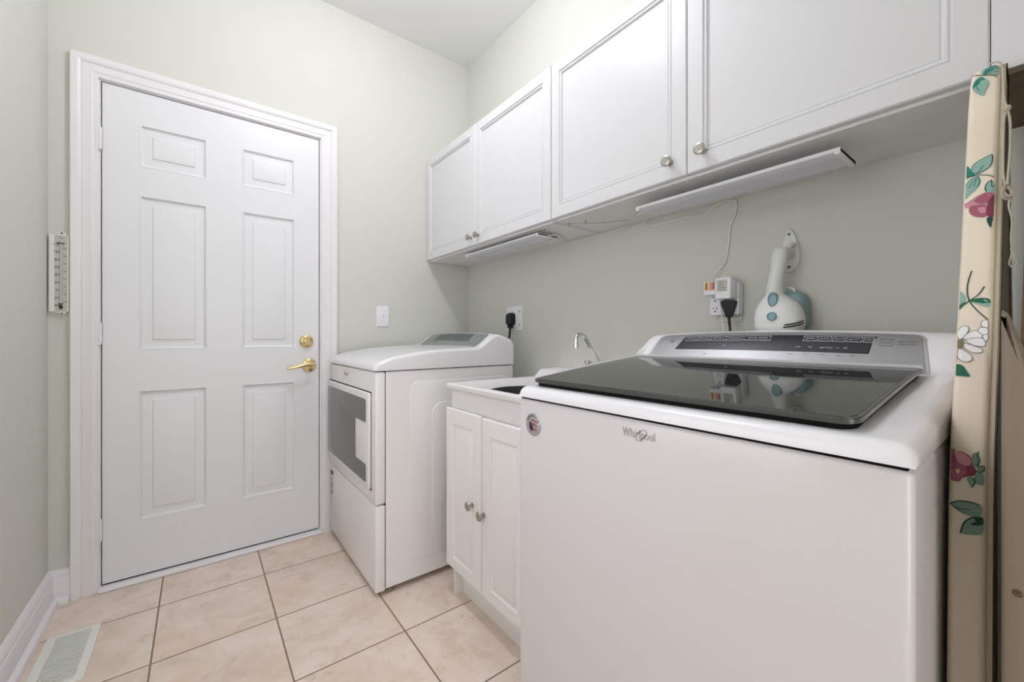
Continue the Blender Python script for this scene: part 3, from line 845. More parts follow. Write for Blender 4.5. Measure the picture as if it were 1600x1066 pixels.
qprof = smoothprof([(0.535, 0.903), (0.546, 0.909), (0.558, 0.917), (0.585, 0.929), (0.634, 0.9425), (0.716, 0.956), (0.822, 0.966), (0.94, 0.970), (1.000, 0.9715), (1.025, 0.975), (1.045, 0.984), (1.096, 1.0190), (1.114, 1.0290), (1.128, 1.0325), (1.15, 1.0300), (1.18, 1.0200), (1.213, 1.0085), (1.24, 0.998)])
qf = lambda x: interp(x, qprof)
qc = crown_fn(1.932, 0.345, 1.02, 1.12, 0.012)
b = nb(); deck(b, QX0 - 0.004, QX1, QY0 - 0.003, QY1 + 0.001, QS, qf, 0.016, qc)
obj('top_deck', b, 'plastic_white', t, smooth=50)
qs = surf_fn(qf, qc)
b = nb(); skin(b, qs, ramp_outline(1.026, 1.115, 1.626, 2.228, 0.004, 0.016), -0.001, 0.0012, n=14)
dp = obj('control_panel', b, 'drypanel', t, smooth=40)
b = nb(); skin(b, qs, ramp_outline(1.062, 1.106, 1.745, 2.125, 0.008), 0.0012, 0.002, n=8)
obj('display', b, 'drydisplay', dp, smooth=40)
b = nb()
for k, s in enumerate(('TIMED', 'SENSOR', 'STEAM', 'HEAVY', 'NORMAL', 'CASUAL')):
    p = qs(1.086, 2.09 - k * 0.06, 0.0022); q = qs(1.09, 2.09 - k * 0.06, 0.0022); b = nb(); text(b, s, 0.008, p, R, q - p, 0.0001); obj('label', b, 'greyprint', dp, smooth=0)
for x in (0.612, QX1 - 0.05):
    for y in (QY0 + 0.022, QY1 - 0.05):
        b = nb(); lathe(b, (x, y, 0), (0, 0, 1), [(0.013, 0), (0.015, 0.002), (0.015, 0.010), (0.011, 0.012), (0.011, 0.03), (0, 0.03)], 16); obj('foot', b, 'slat', t)

# ---- laundry sink and its cabinet
SY0, SY1 = 0.955, 1.434
t = thing('laundry_sink_cabinet', (1.08, (SY0 + SY1) / 2, 0), 'white two door laundry sink cabinet between the dryer and washer', 'sink cabinet')
b = nb()
box(b, 0.8055, 1.395, SY1 - 0.016, SY1, 0.0, 0.812, 0.001); box(b, 0.8055, 1.395, SY0, SY0 + 0.016, 0.0, 0.812, 0.001)
box(b, 0.8055, 0.822, SY0 + 0.016, SY1 - 0.016, 0.72, 0.812); box(b, 0.8055, 1.395, SY0 + 0.016, SY1 - 0.016, 0.11, 0.126)
obj('carcass', b, 'sinkdoor', t)
obj('toe_kick', bx(0.840, 0.856, SY0 + 0.016, SY1 - 0.016, 0.0, 0.109), 'sinkdoor', t)
sl = [(0, 0), (0.004, -0.004), (0.009, -0.0055), (0.014, -0.004), (0.022, -0.0005), (0.025, 0.0)]
for k, (a0, a1, dz) in enumerate(((1.208, 1.461, 0.004), (0.949, 1.203, 0.0))):
    b = nb(); panelled(b, fr('-x')(0.787), a0, a1, 0.112 + dz, 0.737 + dz, 0.018, [(a0 + 0.052, a1 - 0.052, 0.112 + dz + 0.045, 0.737 + dz - 0.058)], sl, 0.004)
    d = obj('door', b, 'sinkdoor', t, smooth=25)
    ky, kz = ((1.262, 0.412), (1.188, 0.402))[k]
    b = nb(); lathe(b, (0.787, ky, kz), (-1, 0, 0), [(0.009, -0.001), (0.009, 0.002), (0.0055, 0.004), (0.005, 0.012), (0.007, 0.016), (0.0155, 0.0195), (0.0165, 0.022), (0.0155, 0.0245), (0, 0.0255)], 24)
    obj('knob', b, 'nickel', d)
# sink top: apron, rim, sloping inner walls
b = nb()
o0 = [(0.784, 0.945), (0.784, 1.448), (1.400, 1.448), (1.400, 0.945)]
def ring(x0, x1, y0, y1, z): return [(x0, y0, z), (x0, y1, z), (x1, y1, z), (x1, y0, z)]
loft(b, [ring(0.802, 1.40, 0.952, 1.441, 0.742), ring(0.802, 1.40, 0.952, 1.441, 0.815), ring(0.784, 1.40, 0.945, 1.448, 0.818), ring(0.782, 1.40, 0.943, 1.450, 0.822), ring(0.782, 1.40, 0.943, 1.450, 0.834), ring(0.785, 1.40, 0.946, 1.447, 0.838), ring(0.806, 1.232, 0.968, 1.425, 0.8385), ring(0.812, 1.226, 0.974, 1.419, 0.835), ring(0.835, 1.205, 1.0, 1.393, 0.800), ring(0.842, 1.198, 1.007, 1.386, 0.58), ring(0.85, 1.19, 1.015, 1.378, 0.56)], False, True)
# raised back ledge
loft(b, [[(1.236, y, 0.8383), (1.25, y, 0.846), (1.272, y, 0.866), (1.285, y, 0.871), (1.402, y, 0.873), (1.402, y, 0.8383)] for y in (0.946, 1.447)])
obj('sink_basin', b, 'sink_white', t, smooth=30)
# dark wash tub standing in the sink
b = nb()
def ell(cx, cy, rx, ry, z, n=40): return [(cx + rx * math.cos(2 * PI * k / n), cy + ry * math.sin(2 * PI * k / n), z) for k in range(n)]
cx, cy = 1.02, 1.197
loft(b, [ell(cx, cy, .13, .145, .563), ell(cx, cy, .165, .18, .80), ell(cx, cy, .170, .187, .808), ell(cx, cy, .168, .185, .812), ell(cx, cy, .160, .177, .811), ell(cx, cy, .155, .172, .80), ell(cx, cy, .122, .137, .575)])
tag(obj('wash_tub', b, 'tub', loc=(cx, cy, 0.563), smooth=40), 'dark grey oval wash tub standing in the white laundry sink', 'tub')
# faucet
t = thing('faucet', (1.352, 1.143, 0.873), 'chrome gooseneck faucet at the back of the laundry sink', 'faucet')
b = nb(); pts = crom([(1.352, 1.143, 0.886), (1.352, 1.143, 0.896), (1.3281, 1.143, 0.9258), (1.2923, 1.143, 0.9667), (1.2575, 1.143, 1.0092), (1.2385, 1.143, 1.0268), (1.2197, 1.143, 1.0305), (1.2033, 1.143, 1.0219), (1.1978, 1.143, 1.0044), (1.1978, 1.143, 0.981)], 7)
tube(b, pts, 0.0085, 16)
obj('spout', b, 'chrome', t, smooth=60)
b = nb(); lathe(b, (1.1978, 1.143, 0.975), (0, 0, 1), [(0.007, 0), (0.0102, 0.001), (0.0102, 0.020), (0.0085, 0.022), (0, 0.022)], 20); obj('aerator', b, 'chrome', t)
b = nb(); lathe(b, (1.352, 1.143, 0.8725), (0, 0, 1), [(0.026, 0), (0.026, 0.006), (0.016, 0.012), (0.012, 0.022), (0, 0.022)], 24); obj('base', b, 'chrome', t)
for s in (-1, 1):
    b = nb(); y = 1.143 + s * 0.075
    lathe(b, (1.352, y, 0.8725), (0, 0, 1), [(0.02, 0), (0.02, 0.006), (0.011, 0.012), (0.011, 0.03), (0.016, 0.034), (0.016, 0.042), (0.009, 0.045), (0, 0.045)], 20); obj('tap_handle', b, 'chrome', t)
# ------------------------------------------------------------------ sockets, plugs and cords on the right wall
F = fr('-x')(XR)
t = thing('dryer_outlet', (XR, 1.80, 1.055), 'white dryer outlet plate on the right wall behind the dryer', 'outlet')
b = nb(); plate(b, F, rrect(1.742, 1.876, 1.055, 1.190, 0.004), -0.0005, 0.007, 0.002); obj('cover_plate', b, 'plate', t)
b = nb(); plate(b, F, rrect(1.775, 1.845, 1.07, 1.175, 0.006), 0.0065, 0.011, 0.002); obj('receptacle', b, 'plate', t)
for z in (1.086, 1.159):
    b = nb(); lathe(b, (XR - 0.007, 1.757, z), (-1, 0, 0), [(0.005, -0.0005), (0.0045, 0.001), (0, 0.0014)], 14); obj('screw', b, 'greyprint', t)
t = thing('dryer_plug', (1.386, 1.812, 1.12), 'large black plug and cord of the dryer in its outlet', 'plug')
b = nb()
rr_ = lambda s, x, zo: [(x, 1.812 + a * s, 1.118 + c * s + zo) for a, c in rrect(-0.024, 0.024, -0.034, 0.036, 0.016)]
loft(b, [rr_(0.95, 1.394, 0), rr_(1.0, 1.391, 0), rr_(1.0, 1.372, 0), rr_(0.92, 1.362, -0.001), rr_(0.7, 1.356, -0.003)])
obj('plug_body', b, 'plug', t, smooth=50)
b = nb(); tube(b, crom([(1.376, 1.812, 1.095), (1.376, 1.812, 1.085), (1.376, 1.813, 1.076), (1.376, 1.814, 1.068)], 3), [0.012, 0.012, 0.012, 0.0125, 0.0165, 0.017, 0.017, 0.0165, 0.013, 0.011], 14); obj('strain_relief', b, 'plug', t)
b = nb(); tube(b, crom([(1.376, 1.814, 1.072), (1.374, 1.816, 1.03), (1.368, 1.822, 0.97), (1.36, 1.83, 0.85), (1.36, 1.83, 0.45)], 5), 0.0062, 10); obj('cord', b, 'plug', t)

t = thing('wall_outlet', (XR, 0.64, 1.065), 'ivory duplex outlet plate on the right wall behind the washer', 'outlet')
b = nb(); plate(b, F, rrect(0.600, 0.672, 1.071, 1.190, 0.004), -0.0005, 0.006, 0.002); obj('cover_plate', b, 'beige_plate', t)
t = thing('outlet_tap', (1.38, 0.645, 1.090), 'white multi socket tap plugged over the ivory outlet', 'adapter')
b = nb(); plate(b, F, rrect(0.5975, 0.690, 1.0925, 1.196, 0.005), 0.006, 0.036, 0.003); obj('body', b, 'plate', t)
for cy_ in (0.672, 0.640):
    for cz in (1.113, 1.148):
        b = nb()
        for dy, h in ((-0.0055, 0.0038), (0.0055, 0.0032)): box(b, XR - 0.0366, XR - 0.0355, cy_ + dy - 0.0011, cy_ + dy + 0.0011, cz + 0.003 - h, cz + 0.003 + h)
        lathe(b, (XR - 0.0356, cy_, cz - 0.007), (-1, 0, 0), [(0.0028, 0), (0.0028, 0.001), (0, 0.001)], 12)
        obj('socket', b, 'ink', t)
t = SMALL_ADAPTER = thing('power_adapter', (1.36, 0.668, 1.158), 'small white plug adapter with yellow and red labels', 'adapter')
b = nb(); box(b, 1.338, 1.3685, 0.655, 0.697, 1.158, 1.205, 0.004, 3); obj('body', b, 'plate', t)
b = nb(); box(b, 1.3375, 1.3384, 0.680, 0.692, 1.174, 1.202); obj('yellow_label', b, 'yellow', t)
b = nb(); box(b, 1.3375, 1.3384, 0.659, 0.677, 1.174, 1.202); obj('red_label', b, 'orange', t)
b = nb()
for y in (0.684, 0.6605): box(b, 1.3369, 1.3377, y, y + 0.004, 1.178, 1.199)
obj('label_print', b, 'red', t)
t = BIG_ADAPTER = thing('power_adapter', (1.36, 0.625, 1.15), 'larger white box plug adapter with grey printed face', 'adapter')
b = nb(); box(b, 1.326, 1.3685, 0.603, 0.653, 1.142, 1.212, 0.005, 3); obj('body', b, 'plate', t)
b = nb(); box(b, 1.3252, 1.3262, 0.613, 0.645, 1.166, 1.203); obj('label_face', b, 'thermo_face', t)
b = nb()
for z in (1.195, 1.189, 1.183, 1.177, 1.171): box(b, 1.3246, 1.3255, 0.617 + (z > 1.18) * 0.008, 0.641, z, z + 0.0016)
obj('label_print', b, 'greyprint', t)
b = nb(); pts = [(1.345, 0.640, 1.210), (1.345, 0.640, 1.217), (1.347, 0.634, 1.2195), (1.349, 0.628, 1.2165), (1.349, 0.628, 1.210)]; tube(b, crom(pts, 4), 0.0018, 8)
obj('cord_loop', b, 'cord', t)
t = thing('appliance_plug', (1.355, 0.62, 1.075), 'black wedge shaped plug with cord hanging behind the washer', 'plug')
b = nb()
def sec(x0, x1, hw, z, yc): return [(x0, yc - hw, z), (x0, yc + hw, z), (x1, yc + hw, z), (x1, yc - hw, z)]
loft(b, [sec(1.345, 1.368, 0.017, 1.138, 0.621), sec(1.340, 1.3685, 0.0205, 1.134, 0.621), sec(1.341, 1.3685, 0.019, 1.125, 0.621), sec(1.346, 1.366, 0.0115, 1.101, 0.621), sec(1.348, 1.364, 0.009, 1.090, 0.621), sec(1.350, 1.362, 0.0065, 1.084, 0.621)])
obj('plug_body', b, 'plug', t, smooth=30)
b = nb(); tube(b, crom([(1.356, 0.621, 1.088), (1.355, 0.620, 1.07), (1.354, 0.617, 1.045), (1.353, 0.615, 1.01), (1.345, 0.615, 0.9), (1.34, 0.615, 0.4)], 5), [0.0055] * 3 + [0.0045] * 5 + [0.0038] * 18, 8); obj('cord', b, 'plug', t)

def cord(label, pts, r=0.0027, m='cord', name='cord', cat=None, parent=None):
    b = nb(); tube(b, crom(pts, 6), r, 8); o = obj(name, b, m, parent, loc=pts[len(pts) // 2], smooth=60); o['label'] = label
    if cat: o['category'] = cat
    return o
cord('white cord looping from the washer strip light down to the labelled adapter', [(1.255, 0.833, 1.445), (1.30, 0.865, 1.462), (1.345, 0.905, 1.4745), (1.385, 0.950, 1.4750), (1.400, 0.962, 1.470), (1.4015, 0.9447, 1.4564), (1.4015, 0.8729, 1.4545), (1.4015, 0.7962, 1.4536), (1.4015, 0.7253, 1.4462), (1.4015, 0.6984, 1.4616), (1.4015, 0.6702, 1.4745), (1.4015, 0.6428, 1.4755), (1.4015, 0.6224, 1.4700), (1.4015, 0.6183, 1.4564), (1.4015, 0.6224, 1.4238), (1.4015, 0.6387, 1.3852), (1.4015, 0.6428, 1.3329), (1.398, 0.6532, 1.2749), (1.375, 0.6800, 1.2268), (1.360, 0.6815, 1.2085), (1.358, 0.6815, 1.203)], parent=SMALL_ADAPTER)
cord('white cord running under the cabinets between the two strip lights', [(1.205, 1.318, 1.459), (1.25, 1.310, 1.468), (1.34, 1.36, 1.476), (1.398, 1.40, 1.4765), (1.4015, 1.3651, 1.4735), (1.4015, 1.3079, 1.4660), (1.4015, 1.2382, 1.4690), (1.4015, 1.1655, 1.4650), (1.4015, 1.0971, 1.4730), (1.395, 1.03, 1.4755), (1.36, 0.98, 1.4750), (1.30, 0.93, 1.470), (1.24, 0.88, 1.456), (1.21, 0.845, 1.447), (1.205, 0.8288, 1.445)], parent=SHORT)
cord('white cord hanging from the outlet tap down behind the washer', [(1.366, 0.652, 1.165), (1.352, 0.650, 1.155), (1.356, 0.648, 1.12), (1.364, 0.645, 1.07), (1.366, 0.644, 1.03), (1.366, 0.643, 0.95), (1.36, 0.64, 0.5)], 0.0022, parent=BIG_ADAPTER)
cord('thin grey wire stapled across the cabinet underside', [(1.1836, 1.175, 1.4772), (1.24, 1.12, 1.4772), (1.2807, 1.085, 1.4772), (1.335, 0.99, 1.4772)], 0.0013, 'silver', 'wire', 'wire', None)
for (x, y), l in (((1.168, 1.2935), 'small screw hook under the cabinets nearest the short strip light'), ((1.1836, 1.172), 'small screw hook holding the thin grey wire end'), ((1.212, 1.105), 'small screw hook beneath the cabinets nearest the washer strip light')):
    b = nb(); lathe(b, (x, y, 1.4795), (0, 0, -1), [(0.006, 0), (0.006, 0.0015), (0.002, 0.003), (0.002, 0.009), (0, 0.009)], 12)
    tube(b, crom([(x, y, 1.472), (x + 0.003, y - 0.003, 1.467), (x, y - 0.008, 1.465), (x - 0.003, y - 0.006, 1.470)], 4), 0.0012, 6)
    tag(obj('screw_hook', b, 'nickel', loc=(x, y, 1.4795)), l, 'hook')

# ------------------------------------------------------------------ steam cleaner on its wall hook
t = thing('wall_hook', (XR, 0.462, 1.215), 'white teardrop wall hook that holds the steam cleaner', 'hook')
hp = [(v.x, v.y) for v in crom([(0.4654, 1.3431, 0), (0.4500, 1.318, 0), (0.4400, 1.2679, 0), (0.4430, 1.2365, 0), (0.4555, 1.2175, 0), (0.4740, 1.2165, 0), (0.4880, 1.236, 0), (0.4900, 1.2666, 0), (0.4800, 1.318, 0)], 5, True)]
b = nb(); plate(b, F, hp, -0.0005, 0.009, 0.005); obj('hook_plate', b, 'steam_white', t, smooth=50)
b = nb(); pts = [(1.398, 0.455, 1.292), (1.385, 0.452, 1.293), (1.372, 0.4535, 1.290), (1.364, 0.462, 1.282), (1.364, 0.472, 1.275), (1.372, 0.478, 1.262), (1.385, 0.474, 1.254), (1.398, 0.468, 1.252)]
tube(b, crom(pts, 5), 0.007, 10); obj('hook_arm', b, 'steam_white', t, smooth=60)
b = nb(); lathe(b, (XR - 0.0091, 0.4645, 1.268), (-1, 0, 0), [(0.017, 0), (0.017, 0.0012), (0, 0.0012)], 20); obj('recess_shade', b, 'beige_plate', t)  # greyer disc whose colour holds the shade of the hook's hollow
for z in (1.327, 1.229):
    b = nb(); lathe(b, (XR - 0.0088, 0.466, z), (-1, 0, 0), [(0.0042, 0), (0.004, 0.0015), (0, 0.002)], 14); obj('screw', b, 'greyprint', t)
t = thing('steam_cleaner', (1.335, 0.465, 0.99), 'white and teal handheld steam cleaner hanging from the wall hook', 'steam cleaner')
st = [(1.278, .4665, .013, .012), (1.273, .4665, .0185, .018), (1.255, .469, .0205, .021), (1.225, .472, .0195, .021), (1.19, .478, .0195, .022), (1.162, .4815, .0205, .023), (1.147, .481, .0225, .026), (1.136, .4775, .033, .031), (1.122, .474, .047, .036), (1.104, .4725, .057, .040), (1.085, .4715, .062, .042), (1.062, .4705, .0635, .043), (1.048, .471, .061, .043), (1.040, .471, .058, .042)]
def sring(z, yc, hy, hx, n=28, xc=1.335): return [(xc - hx * math.cos(2 * PI * k / n) * abs(math.cos(2 * PI * k / n)) ** -0.2 if abs(math.cos(2 * PI * k / n)) > 1e-6 else xc, yc + hy * math.sin(2 * PI * k / n), z) for k in range(n)]
b = nb(); sv = crom([Vector((a, c, d)) for a, c, d, e in st], 3); sw = crom([Vector((e, 0, 0)) for a, c, d, e in st], 3)
loft(b, [sring(v.x, v.y, v.z, w.x) for v, w in zip(sv, sw)])
body = obj('body', b, 'steam_white', t, smooth=60)
b = nb(); loft(b, [sring(1.0425, .471, .057, .0415), sring(1.035, .471, .0605, .0435), sring(1.0, .470, .060, .043), sring(0.992, .470, .055, .038)]); obj('base', b, 'blue_dark', t, smooth=50)
# water tank behind, towards the near side
b = nb(); tp = [(v.x, v.y) for v in crom([(0.468, 1.1505, 0), (0.45, 1.152, 0), (0.432, 1.1505, 0), (0.4175, 1.137, 0), (0.412, 1.11, 0), (0.4135, 1.06, 0), (0.43, 1.04, 0), (0.475, 1.04, 0), (0.475, 1.12, 0)], 4, True)]
plate(b, fr('-x')(1.398), tp, 0.0, 0.050, 0.012); obj('water_tank', b, 'blue', t, smooth=50)
def btn(name, yc, zc, ry, rz, m, d0=0.0, d1=0.006):
    b = nb(); x = 1.335 - interp(-zc, [(-a, e) for a, c, d, e in st][0:]) if False else None
    hx = interp(zc, [(a, e) for a, c, d, e in st][::-1]); xx = 1.335 - hx + 0.0015
    n = 24
    el = lambda s, d: [(xx - d, yc + ry * s * math.cos(2 * PI * k / n), zc + rz * s * math.sin(2 * PI * k / n)) for k in range(n)]
    loft(b, [el(1.0, -0.012), el(1.0, 0.006), el(0.95, 0.0075), el(0.82, 0.008), el(0.74, 0.0065), el(0.3, 0.007)])
    return obj(name, b, m, body, smooth=50)
btn('power_button', .4745, 1.1275, .0125, .0215, 'blue'); btn('steam_button', .4740, 1.0795, .0125, .0125, 'blue')
b = nb()
for k in range(2):
    pts = [(1.2945 + 0.001 * k, 0.446 - 0.002 * k, 1.0480 + 0.0065 * k), (1.3005, 0.428, 1.0505 + 0.0065 * k), (1.312, 0.414, 1.055 + 0.0065 * k), (1.327, 0.4085, 1.060 + 0.0065 * k)]
    tube(b, crom(pts, 4), 0.0021, 6)
obj('vent_slots', b, 'ink', body, smooth=50)
b = nb(); tube(b, crom([(1.37, 0.462, 1.1605), (1.36, 0.452, 1.164), (1.36, 0.444, 1.160), (1.36, 0.440, 1.151)], 4), 0.0035, 8); obj('latch', b, 'steam_white', t, smooth=60)

# ------------------------------------------------------------------ ironing board standing on end beside the washer
EDGE = [(0.02, .772), (.3, .774), (.575, .777), (.705, .786), (.80, .794), (.872, .808), (.93, .833), (1.0, .863), (1.145, .921), (1.308, .985), (1.40, 1.022), (1.435, 1.040), (1.46, 1.056), (1.478, 1.071), (1.486, 1.083)]
ex = lambda z: interp(z, EDGE)
axis_x = lambda z: 1.025 + 0.04 * z
front = [(ex(z), z) for z in [0.02 + 0.02 * i for i in range(0, 69)] + [1.40, 1.42, 1.435, 1.45, 1.46, 1.47, 1.478, 1.483, 1.486]]
back = []
for x, z in front[::-1]:
    h = axis_x(z) - x
    xb = min(axis_x(z) + max(h, 0.004), 1.385)
    zz = z
    back.append((xb, min(zz, 1.468) if xb > 1.09 else zz))
outl = front + back
t = thing('ironing_board', (1.03, 0.05, 0.0), 'folded ironing board in cream floral cotton cover standing on end beside the washer', 'ironing board')
BY0, BY1 = 0.046, 0.080
def scaled(ins):
    cx_, cz_ = 1.05, 0.74; o = []
    n = len(outl)
    for i in range(n):
        p0, p1, p2 = outl[i - 1], outl[i], outl[(i + 1) % n]
        e = Vector((p2[0] - p0[0], p2[1] - p0[1]))
        nn = Vector((e.y, -e.x)); nn = nn.normalized() if nn.length > 1e-9 else Vector((0, 0))
        o.append((p1[0] + nn.x * ins, p1[1] + nn.y * ins))
    return o
b = nb()
# outl runs up the front edge and down the back edge: e rotated by -90 degrees points inward
rings = []
for y, ins in ((BY0, 0.006), (BY0 + 0.001, 0.003), (BY0 + 0.004, 0.0006), (BY0 + 0.007, 0.0), (BY1 - 0.007, 0.0), (BY1 - 0.004, 0.0007), (BY1 - 0.0015, 0.003), (BY1, 0.007)):
    rings.append([(x, y, z) for x, z in scaled(ins)])
loft(b, rings)
PM = ['cover']
def pm(c):
    k = 'pr_' + c
    if k not in PM: PM.append(k)
    return PM.index(k)
def spt(y, z, lift):
    z = min(z, 1.4855); y = min(max(y, BY0 + 0.002), BY1 - 0.002)
    e = 0.004; dx = (ex(min(z + e, 1.486)) - ex(z - e)) / (min(z + e, 1.486) - (z - e))
    n = Vector((-1, 0, dx)).normalized()
    # round the cover's shoulders
    dy = min(y - BY0, BY1 - y); rr = 0.007
    ins = 0.0 if dy >= rr else (rr - math.sqrt(rr * rr - (rr - dy) ** 2)) * 0.7
    return Vector((ex(z), y, z)) + n * (lift - ins)
